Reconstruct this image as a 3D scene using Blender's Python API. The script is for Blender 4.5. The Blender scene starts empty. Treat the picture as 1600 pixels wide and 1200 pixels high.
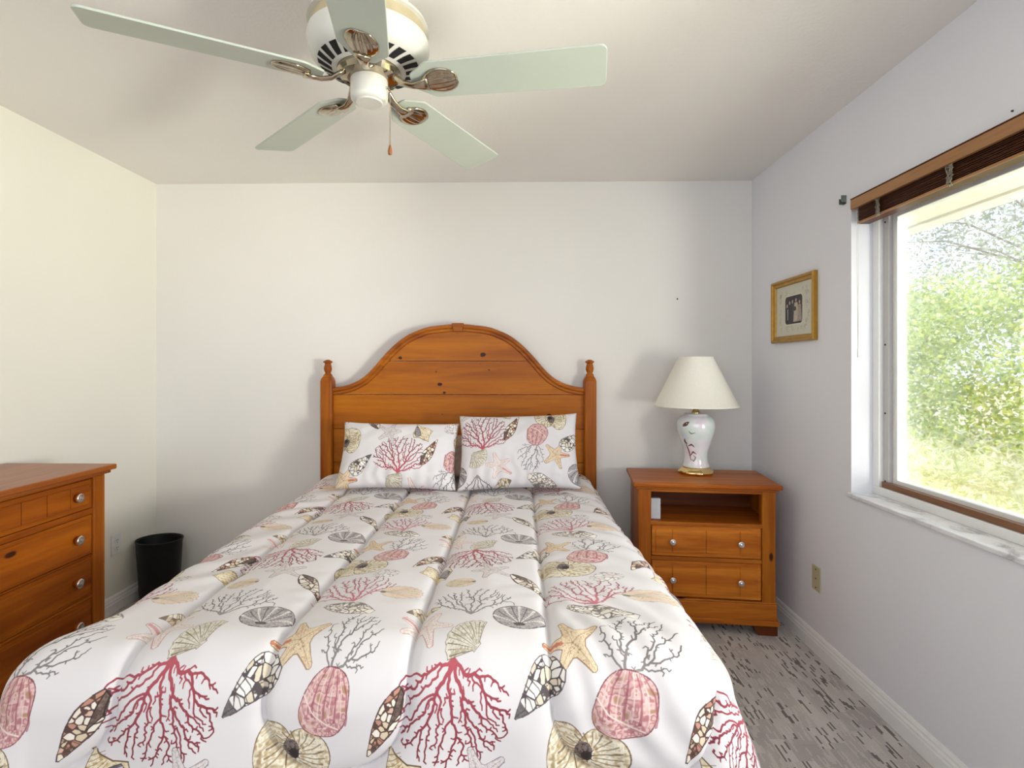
import bpy, bmesh, math, random
import numpy as np
from mathutils import Vector, Matrix

random.seed(7)
SC = bpy.context.scene
COL = SC.collection
PI = math.pi

# ------------------------------------------------------------------ camera
F = 850.0                      # focal length in pixels of the 1600 px frame
CAMZ = 1.33
YAW = math.radians(1.0)
cam_d = bpy.data.cameras.new('camera')
cam_d.sensor_width = 36.0
cam_d.lens = F / 1600 * 36.0
cam_d.shift_x = 4.8 / 1600
cam_d.shift_y = -27.0 / 1600
cam_d.clip_start = 0.02
cam = bpy.data.objects.new('camera', cam_d)
COL.objects.link(cam)
cam.location = (0, 0, CAMZ)
cam.rotation_euler = (PI / 2, 0, YAW)
SC.camera = cam

# ------------------------------------------------------------------ light
SC.view_settings.view_transform = 'Standard'
SC.view_settings.look = 'None'
SC.view_settings.gamma = 1.0
SC.view_settings.use_curve_mapping = False
SC.view_settings.exposure = 0.74

world = bpy.data.worlds.new('world')
SC.world = world
world.use_nodes = True
wn = world.node_tree.nodes
wn['Background'].inputs[0].default_value = (0.80, 0.86, 1.0, 1)
wn['Background'].inputs[1].default_value = 2.35

def light(name, kind, loc, target, energy, color, **kw):
    d = bpy.data.lights.new(name, kind)
    d.energy = energy
    d.color = color
    for k, v in kw.items():
        setattr(d, k, v)
    o = bpy.data.objects.new(name, d)
    COL.objects.link(o)
    o.location = loc
    o.rotation_euler = (Vector(target) - Vector(loc)).to_track_quat('-Z', 'Y').to_euler()
    return o

# sun from over the roof: lights the yard, never enters the room
light('sun', 'SUN', (0, 0, 10), (5.5, -2.0, 0), 5.5, (1.0, 0.95, 0.84), angle=math.radians(1.0))
# area lamp added out of frame outside the window, boosting its daylight
light('window_daylight_boost', 'AREA', (2.28, 0.16, 1.04), (0.55, 2.0, 1.50), 66.0, (1.0, 0.965, 0.88),
      shape='RECTANGLE', size=0.5, size_y=0.8)

# room dimensions
XL, XR, YB, YF, ZC = -2.2, 1.392, 3.27, -1.7, 2.44
# sky portal at the unseen opening added behind the camera for fill light
p = light('rear_fill_portal', 'AREA', (-0.4, YF - 0.05, 1.635), (-0.4, 3, 1.635), 1.0, (1, 1, 1),
          shape='RECTANGLE', size=3.2, size_y=1.37)
p.data.cycles.is_portal = True

# ------------------------------------------------------------------ helpers
def tag(o, label=None, cat=None, group=None, kind=None):
    if label: o['label'] = label
    if cat: o['category'] = cat
    if group: o['group'] = group
    if kind: o['kind'] = kind
    return o

def thing(name, label, cat, loc=(0, 0, 0), rz=0.0, group=None):
    o = bpy.data.objects.new(name, None)
    o.empty_display_size = 0.1
    COL.objects.link(o)
    o.location = loc
    o.rotation_euler = (0, 0, rz)
    return tag(o, label, cat, group)

def obj(name, bm, mats, parent=None, smooth=False, bevel=0.0, seg=2, angle=35):
    me = bpy.data.meshes.new(name)
    bmesh.ops.recalc_face_normals(bm, faces=bm.faces[:])
    if smooth:
        for f in bm.faces: f.smooth = True
    bm.to_mesh(me)
    bm.free()
    if not isinstance(mats, (list, tuple)): mats = [mats]
    for m in mats: me.materials.append(m)
    o = bpy.data.objects.new(name, me)
    COL.objects.link(o)
    if parent: o.parent = parent
    if bevel:
        b = o.modifiers.new('bevel', 'BEVEL')
        b.width = bevel; b.segments = seg
        b.limit_method = 'ANGLE'; b.angle_limit = math.radians(angle)
        b.harden_normals = False
    return o

def box(bm, x0, x1, y0, y1, z0, z1, mi=0):
    vs = [bm.verts.new((x, y, z)) for z in (z0, z1) for y in (y0, y1) for x in (x0, x1)]
    for q in ((0, 2, 3, 1), (4, 5, 7, 6), (0, 1, 5, 4), (2, 6, 7, 3), (0, 4, 6, 2), (1, 3, 7, 5)):
        f = bm.faces.new([vs[i] for i in q]); f.material_index = mi
    return vs

def newbox(*a):
    bm = bmesh.new(); box(bm, *a); return bm

def lathe(bm, prof, n=40, c=(0, 0, 0), sx=1.0, sy=1.0, mi=0, axis='Z'):
    rings = []
    for r, z in prof:
        ring = []
        for k in range(n):
            a = 2 * PI * k / n
            x, y = r * math.cos(a) * sx, r * math.sin(a) * sy
            if axis == 'Z': q = (c[0] + x, c[1] + y, c[2] + z)
            elif axis == 'Y': q = (c[0] + x, c[1] + z, c[2] + y)
            else: q = (c[0] + z, c[1] + x, c[2] + y)
            ring.append(bm.verts.new(q))
        rings.append(ring)
    for i, (a, b) in enumerate(zip(rings[:-1], rings[1:])):
        m = mi[i] if isinstance(mi, (list, tuple)) else mi
        for k in range(n):
            f = bm.faces.new((a[k], a[(k + 1) % n], b[(k + 1) % n], b[k])); f.material_index = m
    for ring, j in ((rings[0], 0), (rings[-1], -1)):
        if prof[j][0] > 1e-4:
            f = bm.faces.new(ring)
            f.material_index = (mi[j] if isinstance(mi, (list, tuple)) else mi)
    return rings

def sweep(bm, pts, prof_fn, up=Vector((0, 0, 1)), closed=False, cap=True, mi=0):
    """sweep a closed 2D section (list of (side, up)) along pts; prof_fn(i, t) -> section"""
    pts = [Vector(p) for p in pts]
    n = len(pts)
    rings = []
    for i, p in enumerate(pts):
        a = pts[(i - 1) % n] if (closed or i > 0) else pts[i]
        b = pts[(i + 1) % n] if (closed or i < n - 1) else pts[i]
        t = (b - a).normalized()
        s = t.cross(up)
        if s.length < 1e-5: s = t.cross(Vector((1, 0, 0)))
        s.normalize()
        u = s.cross(t).normalized()
        rings.append([bm.verts.new(p + s * x + u * y) for x, y in prof_fn(i, i / max(1, n - 1))])
    m = len(rings[0])
    for i in range(n if closed else n - 1):
        a, b = rings[i], rings[(i + 1) % n]
        for k in range(m):
            f = bm.faces.new((a[k], a[(k + 1) % m], b[(k + 1) % m], b[k])); f.material_index = mi
    if cap and not closed:
        bm.faces.new(rings[0]).material_index = mi
        bm.faces.new(rings[-1]).material_index = mi

def circ(rx, ry=None, n=10):
    ry = rx if ry is None else ry
    return [(rx * math.cos(2 * PI * k / n), ry * math.sin(2 * PI * k / n)) for k in range(n)]

def tube(bm, pts, r, n=8, mi=0):
    sweep(bm, pts, (lambda i, t: circ(r(t) if callable(r) else r, None, n)), mi=mi)

def prism(bm, poly, d0, d1, plane='XZ', mi=0):
    """extrude a 2D polygon between depth d0 and d1 along the remaining axis"""
    def P(a, b, d):
        return {'XZ': (a, d, b), 'XY': (a, b, d), 'YZ': (d, a, b)}[plane]
    A = [bm.verts.new(P(a, b, d0)) for a, b in poly]
    B = [bm.verts.new(P(a, b, d1)) for a, b in poly]
    n = len(poly)
    bm.faces.new(A).material_index = mi
    bm.faces.new(B).material_index = mi
    for k in range(n):
        bm.faces.new((A[k], A[(k + 1) % n], B[(k + 1) % n], B[k])).material_index = mi

def copy_tree(o, parent=None):
    c = o.copy(); COL.objects.link(c)
    if parent: c.parent = parent
    for ch in [x for x in COL.objects if x.parent == o]:
        copy_tree(ch, c)
    return c

# ------------------------------------------------------------------ materials
def srgb(r, g, b):
    f = lambda v: (v / 12.92 if v <= 0.04045 else ((v + 0.055) / 1.055) ** 2.4)
    return (f(r / 255), f(g / 255), f(b / 255), 1)

class NT:
    def __init__(s, name):
        s.m = bpy.data.materials.new(name); s.m.use_nodes = True
        s.t = s.m.node_tree; s.b = s.t.nodes['Principled BSDF']; s.out = s.t.nodes['Material Output']
    def n(s, typ, **kw):
        nd = s.t.nodes.new(typ)
        for k, v in kw.items(): setattr(nd, k, v)
        return nd
    def l(s, a, b): s.t.links.new(a, b)
    def noise(s, vec, scale, detail=3, rough=0.5, dist=0.0):
        nd = s.n('ShaderNodeTexNoise')
        nd.inputs['Scale'].default_value = scale; nd.inputs['Detail'].default_value = detail
        nd.inputs['Roughness'].default_value = rough; nd.inputs['Distortion'].default_value = dist
        if vec is not None: s.l(vec, nd.inputs['Vector'])
        return nd.outputs['Fac']
    def mapping(s, vec, scale=(1, 1, 1), loc=(0, 0, 0)):
        nd = s.n('ShaderNodeMapping')
        nd.inputs['Scale'].default_value = scale; nd.inputs['Location'].default_value = loc
        s.l(vec, nd.inputs['Vector']); return nd.outputs[0]
    def ramp(s, fac, stops):
        nd = s.n('ShaderNodeValToRGB'); e = nd.color_ramp.elements
        while len(e) < len(stops): e.new(0.5)
        for el, (p, c) in zip(e, stops):
            el.position = p; el.color = c if len(c) == 4 else (*c, 1)
        s.l(fac, nd.inputs[0]); return nd.outputs[0]
    def mix(s, fac, a, b, mode='MIX'):
        nd = s.n('ShaderNodeMix', data_type='RGBA', blend_type=mode)
        if isinstance(fac, (int, float)): nd.inputs[0].default_value = fac
        else: s.l(fac, nd.inputs[0])
        for v, i in ((a, 6), (b, 7)):
            if isinstance(v, tuple): nd.inputs[i].default_value = v
            else: s.l(v, nd.inputs[i])
        return nd.outputs[2]
    def math(s, op, a, b=0.0, clamp=False):
        nd = s.n('ShaderNodeMath', operation=op); nd.use_clamp = clamp
        for v, i in ((a, 0), (b, 1)):
            if isinstance(v, (int, float)): nd.inputs[i].default_value = v
            else: s.l(v, nd.inputs[i])
        return nd.outputs[0]
    def bump(s, h, strength=0.2, dist=0.002):
        nd = s.n('ShaderNodeBump'); nd.inputs['Strength'].default_value = strength
        nd.inputs['Distance'].default_value = dist
        s.l(h, nd.inputs['Height']); s.l(nd.outputs[0], s.b.inputs['Normal'])
    def obj(s):
        return s.n('ShaderNodeTexCoord').outputs['Object']

def plain(name, col, rough=0.5, metal=0.0, var=0.06, scale=30.0, bump=0.0, spec=None, coat=0.0):
    k = NT(name); o = k.obj()
    f = k.noise(o, scale, 3)
    d = tuple(c * (1 - var) for c in col[:3]) + (1,)
    e = tuple(min(1, c * (1 + var)) for c in col[:3]) + (1,)
    k.l(k.ramp(f, [(0.3, d), (0.7, e)]), k.b.inputs['Base Color'])
    k.b.inputs['Roughness'].default_value = rough
    k.b.inputs['Metallic'].default_value = metal
    if spec is not None: k.b.inputs['Specular IOR Level'].default_value = spec
    if coat: k.b.inputs['Coat Weight'].default_value = coat; k.b.inputs['Coat Roughness'].default_value = 0.08
    if bump: k.bump(f, bump)
    return k.m

def wood(name, axis='X', knots=(), light=(200, 118, 34), dark=(146, 68, 10), rough=0.40, streak=(112, 50, 14), coat=0.12, autoknots=True):
    k = NT(name); tc = k.n('ShaderNodeTexCoord'); o = tc.outputs['Object']
    oi = k.n('ShaderNodeObjectInfo')
    off = k.n('ShaderNodeVectorMath', operation='SCALE'); off.inputs[0].default_value = (7.0, 11.0, 5.0)
    k.l(oi.outputs['Random'], off.inputs['Scale'])
    add = k.n('ShaderNodeVectorMath', operation='ADD'); k.l(o, add.inputs[0]); k.l(off.outputs[0], add.inputs[1])
    v = add.outputs[0]
    along, across = 1.1, 15.0
    sc = {'X': (along, across, across), 'Y': (across, along, across), 'Z': (across, across, along)}[axis]
    g = k.noise(k.mapping(v, sc), 1.0, 4, 0.55, 0.6)
    g2 = k.noise(k.mapping(v, tuple(s * 7 for s in sc)), 1.0, 2, 0.5)
    base = k.ramp(g, [(0.30, srgb(*dark)), (0.48, srgb(*[(a + b) / 2 for a, b in zip(light, dark)])), (0.68, srgb(*light))])
    st = k.ramp(k.noise(k.mapping(v, tuple(s * 0.45 for s in sc)), 1.3, 2, 0.5, 1.2), [(0.60, (0, 0, 0, 1)), (0.74, (1, 1, 1, 1))])
    base = k.mix(k.math('MULTIPLY', st, 0.6), base, srgb(*streak))
    fine = k.math('MULTIPLY', k.ramp(g2, [(0.45, (0, 0, 0, 1)), (0.75, (1, 1, 1, 1))]), 0.22)
    base = k.mix(fine, base, srgb(*streak))
    masks = []
    for kx, ky, kz, kr in knots:
        sub = k.n('ShaderNodeVectorMath', operation='SUBTRACT'); k.l(o, sub.inputs[0]); sub.inputs[1].default_value = (kx, ky, kz)
        s2 = {'X': (0.75, 1, 1), 'Y': (1, 0.75, 1), 'Z': (1, 1, 0.75)}[axis]
        mp = k.mapping(sub.outputs[0], s2)
        ln = k.n('ShaderNodeVectorMath', operation='LENGTH'); k.l(mp, ln.inputs[0])
        d = k.math('DIVIDE', ln.outputs['Value'], kr)
        masks.append(d)
    if masks:
        m = masks[0]
        for x in masks[1:]: m = k.math('MINIMUM', m, x)
        wob = k.math('MULTIPLY', k.math('SUBTRACT', k.noise(o, 60, 2), 0.5), 0.8)
        m = k.math('ADD', m, wob)
        base = k.mix(k.ramp(m, [(0.9, (1, 1, 1, 1)), (1.25, (0, 0, 0, 1))]), base, srgb(56, 20, 4))
        base = k.mix(k.math('MULTIPLY', k.ramp(m, [(1.2, (1, 1, 1, 1)), (2.4, (0, 0, 0, 1))]), 0.0), base, srgb(90, 40, 12))
    if autoknots:
        vo = k.n('ShaderNodeTexVoronoi'); vo.inputs['Scale'].default_value = 1.0
        s3 = {'X': (2.6, 6, 6), 'Y': (6, 2.6, 6), 'Z': (6, 6, 2.6)}[axis]
        k.l(k.mapping(v, s3), vo.inputs['Vector'])
        base = k.mix(k.ramp(vo.outputs['Distance'], [(0.05, (1, 1, 1, 1)), (0.075, (0, 0, 0, 1))]), base, srgb(60, 26, 8))
    k.l(base, k.b.inputs['Base Color'])
    k.b.inputs['Roughness'].default_value = rough
    k.b.inputs['Specular IOR Level'].default_value = 0.2
    k.b.inputs['Coat Weight'].default_value = coat * 0.25
    k.b.inputs['Coat Roughness'].default_value = 0.2
    k.bump(g2, 0.06, 0.001)
    return k.m

def paint(name, col, bump=0.12):
    k = NT(name); o = k.obj()
    big = k.noise(o, 1.3, 2)
    d = tuple(c * 0.965 for c in col[:3]) + (1,)
    k.l(k.ramp(big, [(0.3, d), (0.7, col)]), k.b.inputs['Base Color'])
    k.b.inputs['Roughness'].default_value = 0.72
    k.b.inputs['Specular IOR Level'].default_value = 0.25
    h = k.math('ADD', k.noise(o, 90, 3), k.math('MULTIPLY', k.noise(o, 9, 3), 1.5))
    k.bump(h, bump, 0.003)
    return k.m

M = {}
M['wall'] = paint('wall_paint', srgb(236, 232, 226))
M['wallcooltint'] = paint('wall_paint_cool_light', srgb(236, 236, 241))  # right wall: the bluish light it gets is tinted into the paint
M['wallwarmtint'] = paint('wall_paint_warm_light', srgb(240, 237, 225))  # left wall: warm window light tinted into the paint colour
M['ceiling'] = paint('ceiling_paint', srgb(243, 239, 234), 0.3)
M['trim'] = plain('white_trim', srgb(244, 243, 242), 0.4, var=0.02)
M['white'] = plain('white_vinyl', srgb(238, 238, 236), 0.35, var=0.015)
M['greyvinyl'] = plain('grey_vinyl', srgb(196, 192, 190), 0.4, var=0.02)
M['pineX'] = wood('pine_grain_across', 'X')
M['pineY'] = wood('pine_grain_deep', 'Y')
M['pineZ'] = wood('pine_grain_upright', 'Z', light=(188, 110, 24), dark=(138, 66, 10))
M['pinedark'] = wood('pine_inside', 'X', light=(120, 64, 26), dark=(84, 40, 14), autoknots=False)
M['pineYd'] = wood('pine_chest_grain', 'Y', light=(180, 98, 16), dark=(122, 54, 6))
M['nickel'] = plain('brushed_nickel', (0.78, 0.76, 0.72, 1), 0.2, 1.0, var=0.05)
M['brass'] = plain('polished_brass', (0.86, 0.66, 0.30, 1), 0.14, 1.0, var=0.05)
M['fanmetal'] = plain('aged_brass', (0.42, 0.36, 0.27, 1), 0.10, 1.0, var=0.15, scale=40)
M['fanband'] = plain('tan_band', srgb(196, 182, 150), 0.35, 0.3, var=0.05)
M['fanwhite'] = plain('fan_white', srgb(218, 215, 207), 0.35, var=0.02)
M['blade'] = plain('pale_green_blade', srgb(184, 191, 180), 0.42, var=0.02, scale=6)
M['black'] = plain('black_plastic', (0.006, 0.006, 0.007, 1), 0.45, var=0.2, spec=0.25)
M['dark'] = plain('dark_gap', (0.01, 0.009, 0.008, 1), 0.8, var=0.2)
M['shade'] = plain('cream_shade_fabric', srgb(240, 236, 224), 0.8, var=0.02, scale=120)
M['plate'] = plain('white_plate', srgb(232, 231, 228), 0.35, var=0.02)
M['beige'] = plain('beige_plate', srgb(196, 188, 158), 0.4, var=0.03)
M['cordw'] = plain('white_cord', srgb(240, 238, 232), 0.6, var=0.03)
M['cordg'] = plain('taupe_cord', srgb(150, 142, 122), 0.7, var=0.35, scale=160)
M['blindtan'] = wood('blind_tan', 'Y', light=(178, 134, 92), dark=(156, 112, 74), autoknots=False)
M['blinddark'] = wood('blind_slat_brown', 'Y', light=(92, 50, 26), dark=(58, 28, 14), autoknots=False)
M['bronze'] = wood('bronze_rail', 'Y', light=(150, 112, 84), dark=(118, 84, 60), autoknots=False, rough=0.4)
M['gold'] = plain('gilt_frame', srgb(176, 134, 56), 0.35, 0.55, var=0.12, scale=40)
M['soffit'] = plain('cream_soffit', srgb(250, 246, 232), 0.8, var=0.02, scale=4)
M['screw'] = plain('dark_screw', (0.05, 0.045, 0.04, 1), 0.4, 0.6)
M['steel'] = plain('grey_bracket', srgb(120, 128, 124), 0.35, 0.7, var=0.2)
M['tanpillow'] = plain('tan_paisley_fabric', srgb(176, 156, 140), 0.9, var=0.22, scale=26)
M['mattress'] = plain('mattress_ticking', srgb(225, 222, 215), 0.9, var=0.03)
M['silverbox'] = plain('pale_grey_card', srgb(206, 208, 210), 0.5, var=0.12, scale=14)
M['pendant'] = plain('wood_pendant', srgb(150, 88, 44), 0.4, var=0.1)

def carpet():
    k = NT('grey_loop_carpet'); o = k.obj()
    sx = k.n('ShaderNodeSeparateXYZ'); k.l(o, sx.inputs[0])
    def cells(fx, fy, seed):
        cx = k.math('FLOOR', k.math('ADD', k.math('MULTIPLY', sx.outputs[0], fx), seed))
        w1 = k.n('ShaderNodeTexWhiteNoise', noise_dimensions='1D'); k.l(cx, w1.inputs['W'])
        cy = k.math('FLOOR', k.math('ADD', k.math('MULTIPLY', sx.outputs[1], fy), k.math('MULTIPLY', w1.outputs[0], 7.0)))
        cb = k.n('ShaderNodeCombineXYZ'); k.l(cx, cb.inputs[0]); k.l(cy, cb.inputs[1])
        w2 = k.n('ShaderNodeTexWhiteNoise', noise_dimensions='2D'); k.l(cb.outputs[0], w2.inputs['Vector'])
        return w2.outputs[0]
    dash = cells(150, 24, 3.0); block = cells(19, 9, 11.0)
    pile = k.noise(o, 330, 2)
    patch = k.noise(k.mapping(o, (3.2, 1.6, 1)), 1.0, 4, 0.6, 0.5)
    c = k.ramp(block, [(0.0, srgb(182, 175, 173)), (0.5, srgb(200, 193, 190)), (1.0, srgb(216, 210, 205))])
    c = k.mix(k.math('MULTIPLY', k.ramp(patch, [(0.42, (0, 0, 0, 1)), (0.68, (1, 1, 1, 1))]), 0.45), c, srgb(232, 227, 220))
    dk = k.math('GREATER_THAN', k.math('ADD', dash, k.math('MULTIPLY', block, 0.30)), 1.06)
    lt = k.math('LESS_THAN', k.math('ADD', dash, k.math('MULTIPLY', block, 0.2)), 0.28)
    c = k.mix(k.math('MULTIPLY', dk, 0.8), c, srgb(84, 77, 76))
    c = k.mix(k.math('MULTIPLY', lt, 0.5), c, srgb(226, 220, 211))
    c = k.mix(k.ramp(pile, [(0.3, (0.35, 0.35, 0.35, 1)), (0.6, (0, 0, 0, 1))]), c, srgb(126, 118, 116))
    k.l(c, k.b.inputs['Base Color']); k.b.inputs['Roughness'].default_value = 0.95
    k.b.inputs['Specular IOR Level'].default_value = 0.1
    k.bump(k.math('ADD', pile, k.math('MULTIPLY', dk, -0.8)), 0.5, 0.005)
    return k.m
M['carpet'] = carpet()

def marble():
    k = NT('white_marble_sill'); o = k.obj()
    v = k.noise(k.mapping(o, (9, 5, 9)), 1.0, 5, 0.65, 1.5)
    k.l(k.ramp(v, [(0.36, srgb(176, 172, 176)), (0.46, srgb(226, 226, 230)), (0.6, srgb(240, 240, 242))]), k.b.inputs['Base Color'])
    k.b.inputs['Roughness'].default_value = 0.25
    return k.m
M['marble'] = marble()

def glass():
    k = NT('window_glass'); t = k.t
    tr = k.n('ShaderNodeBsdfTransparent'); tr.inputs[0].default_value = (0.97, 0.985, 0.975, 1)
    gl = k.n('ShaderNodeBsdfGlossy'); gl.inputs['Roughness'].default_value = 0.02
    fr = k.n('ShaderNodeFresnel'); fr.inputs[0].default_value = 1.35
    smudge = k.math('MULTIPLY', k.noise(k.obj(), 6, 2), 0.25)
    mx = k.n('ShaderNodeMixShader')
    k.l(k.math('MULTIPLY', fr.outputs[0], k.math('ADD', smudge, 0.6)), mx.inputs[0])
    k.l(tr.outputs[0], mx.inputs[1]); k.l(gl.outputs[0], mx.inputs[2]); k.l(mx.outputs[0], k.out.inputs[0])
    return k.m
M['glass'] = glass()

def porcelain():
    k = NT('pearl_porcelain'); o = k.obj()
    lw = k.n('ShaderNodeLayerWeight'); lw.inputs[0].default_value = 0.35
    n = k.noise(o, 9, 2, 0.5, 0.6)
    c = k.ramp(n, [(0.25, srgb(236, 214, 226)), (0.42, srgb(240, 238, 244)), (0.55, srgb(220, 234, 228)), (0.7, srgb(226, 222, 244)), (0.85, srgb(240, 222, 230))])
    k.l(c, k.b.inputs['Base Color']); k.b.inputs['Roughness'].default_value = 0.12
    k.b.inputs['Coat Weight'].default_value = 0.6; k.b.inputs['Coat Roughness'].default_value = 0.04
    try:
        k.b.inputs['Thin Film Thickness'].default_value = 420; k.b.inputs['Thin Film IOR'].default_value = 1.45
    except KeyError: pass
    return k.m
M['porcelain'] = porcelain()
M['decal'] = plain('brown_painted_sprig', srgb(110, 72, 66), 0.2, var=0.35, scale=60)
M['decal2'] = plain('olive_painted_leaf', srgb(140, 136, 112), 0.2, var=0.3, scale=60)

def leaf(name, cols, trans=0.35):
    k = NT(name); g = k.n('ShaderNodeNewGeometry')
    stops = [(i / (len(cols) - 1), srgb(*c)) for i, c in enumerate(cols)]
    c = k.ramp(g.outputs['Random Per Island'], stops)
    k.l(c, k.b.inputs['Base Color']); k.b.inputs['Roughness'].default_value = 0.55
    tl = k.n('ShaderNodeBsdfTranslucent'); k.l(c, tl.inputs[0])
    mx = k.n('ShaderNodeMixShader'); mx.inputs[0].default_value = trans
    k.l(k.b.outputs[0], mx.inputs[1]); k.l(tl.outputs[0], mx.inputs[2]); k.l(mx.outputs[0], k.out.inputs[0])
    return k.m
M['leaf'] = leaf('yellow_green_leaves', [(136, 164, 112), (190, 206, 128), (226, 230, 142), (170, 192, 140), (236, 238, 212), (150, 168, 132)])
M['leafgrey'] = leaf('grey_green_leaves', [(128, 138, 122), (168, 174, 156), (196, 200, 186)])
M['grass'] = leaf('dry_grass', [(226, 226, 170), (244, 242, 222), (196, 206, 140), (250, 248, 240), (216, 220, 170)], 0.3)
M['bark'] = plain('grey_bark', srgb(128, 116, 104), 0.9, var=0.25, scale=18, bump=0.4)
M['ground'] = plain('sandy_lawn', srgb(230, 226, 198), 0.95, var=0.12, scale=5)

# ------------------------------------------------------------------ painted fabric print
def vnoise(x, y, seed=0, period=0):
    x = np.asarray(x, float); y = np.asarray(y, float)
    xi = np.floor(x).astype(np.int64); yi = np.floor(y).astype(np.int64)
    fx = x - xi; fy = y - yi
    fx = fx * fx * (3 - 2 * fx); fy = fy * fy * (3 - 2 * fy)
    def h(a, b):
        if period: a = a % period; b = b % period
        n = (a * 374761393 + b * 668265263 + seed * 974711) & 0xffffffff
        n = ((n ^ (n >> 13)) * 1274126177) & 0xffffffff
        return ((n ^ (n >> 16)) & 0xffff) / 65535.0
    return (h(xi, yi) * (1 - fx) + h(xi + 1, yi) * fx) * (1 - fy) + (h(xi, yi + 1) * (1 - fx) + h(xi + 1, yi + 1) * fx) * fy

class Canvas:
    """a printed cloth repeat, painted stroke by stroke (metres, v up)"""
    def __init__(s, n, m, w, h, base, wrap=True):
        s.n, s.m, s.w, s.h, s.wrap = n, m, w, h, wrap
        s.img = np.empty((m, n, 3)); s.img[:] = np.array(base) / 255
        s.T = (0.0, 0.0, 1.0, 0.0, 1.0)
        s.rng = random.Random(3)
    def at(s, x, y, size=1.0, rot=0.0, flip=1.0):
        s.T = (x, y, size, math.radians(rot), flip)
    def P(s, pts):
        x0, y0, k, r, fl = s.T
        c, q = math.cos(r), math.sin(r)
        return [(x0 + k * (fl * x * c - y * q), y0 + k * (fl * x * q + y * c)) for x, y in pts]
    def win(s, x0, y0, x1, y1):
        i0 = int(math.floor(x0 / s.w * s.n)) - 2; i1 = int(math.ceil(x1 / s.w * s.n)) + 2
        j0 = int(math.floor(y0 / s.h * s.m)) - 2; j1 = int(math.ceil(y1 / s.h * s.m)) + 2
        if not s.wrap:
            i0, i1, j0, j1 = max(0, i0), min(s.n, i1), max(0, j0), min(s.m, j1)
        I = np.arange(i0, i1); J = np.arange(j0, j1)
        X, Y = np.meshgrid((I + 0.5) * s.w / s.n, (J + 0.5) * s.h / s.m)
        return I % s.n, J % s.m, X, Y
    def put(s, I, J, mask, col):
        ix = np.ix_(J, I)
        a = mask[..., None]
        s.img[ix] = s.img[ix] * (1 - a) + col * a
    def stroke(s, pts, w0, w1, col, alpha=1.0, local=True):
        if local:
            k = s.T[2]; pts = s.P(pts); w0 *= k; w1 *= k
        px = s.w / s.n
        xs = [p[0] for p in pts]; ys = [p[1] for p in pts]; wm = max(w0, w1)
        I, J, X, Y = s.win(min(xs) - wm, min(ys) - wm, max(xs) + wm, max(ys) + wm)
        if X.size == 0: return
        best = np.full(X.shape, 1e9)
        n = len(pts) - 1
        for i in range(n):
            ax, ay = pts[i]; bx, by = pts[i + 1]
            dx, dy = bx - ax, by - ay
            L = dx * dx + dy * dy + 1e-12
            t = np.clip(((X - ax) * dx + (Y - ay) * dy) / L, 0, 1)
            d = np.hypot(X - ax - t * dx, Y - ay - t * dy) - (w0 + (w1 - w0) * (i + t) / n) / 2
            best = np.minimum(best, d)
        s.put(I, J, np.clip(0.5 - best / px, 0, 1) * alpha, np.array(col) / 255)
    def mask(s, pts, X, Y):
        px = s.w / s.n / 4
        out = np.zeros(X.shape)
        for ox, oy in ((-px, -px), (px, -px), (-px, px), (px, px)):
            ins = np.zeros(X.shape, bool)
            for (ax, ay), (bx, by) in zip(pts, pts[1:] + pts[:1]):
                if ay == by: continue
                c = ((Y + oy) < ay) != ((Y + oy) < by)
                ins ^= c & ((X + ox) < (bx - ax) * ((Y + oy) - ay) / (by - ay) + ax)
            out += ins
        return out / 4
    def fill(s, pts, cols, alpha=1.0, grain=120.0, seed=0, cells=None, line=None, stripes=None):
        pts = s.P(pts)
        xs = [p[0] for p in pts]; ys = [p[1] for p in pts]
        I, J, X, Y = s.win(min(xs), min(ys), max(xs), max(ys))
        if X.size == 0: return
        m = s.mask(pts, X, Y) * alpha
        n = vnoise(X * grain, Y * grain, seed) * 0.55 + vnoise(X * grain * 2.7, Y * grain * 2.7, seed + 5) * 0.45
        cols = [np.array(c) / 255 for c in cols]
        t = np.clip((n - 0.2) / 0.6, 0, 0.999) * (len(cols) - 1)
        k = t.astype(int); f = (t - k)[..., None]
        C = np.array(cols)
        col = C[k] * (1 - f) + C[np.minimum(k + 1, len(cols) - 1)] * f
        if cells:                                  # mottled cells with dark edges
            cnt, thick, dark, lights = cells
            rr = random.Random(seed)
            pp = [(rr.uniform(min(xs), max(xs)), rr.uniform(min(ys), max(ys))) for _ in range(cnt)]
            D = np.stack([np.hypot(X - a, Y - b) for a, b in pp])
            o = np.argsort(D, 0)[:2]
            d1 = np.take_along_axis(D, o[:1], 0)[0]; d2 = np.take_along_axis(D, o[1:2], 0)[0]
            lc = np.array([np.array(lights[rr.randrange(len(lights))]) / 255 for _ in pp])
            col = lc[o[0]] * 0.65 + col * 0.35
            e = np.clip((thick * (0.5 + n) - (d2 - d1)) / (thick * 0.4), 0, 1)[..., None]
            col = col * (1 - e) + np.array(dark) / 255 * e
        s.put(I, J, m, col)
        if line:
            w, c, a = line
            q = pts + pts[:1]
            for i in range(len(q) - 1):
                ww = w * (0.5 + s.rng.random())
                s.stroke([q[i], q[i + 1]], ww, ww, c, a, local=False)

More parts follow.
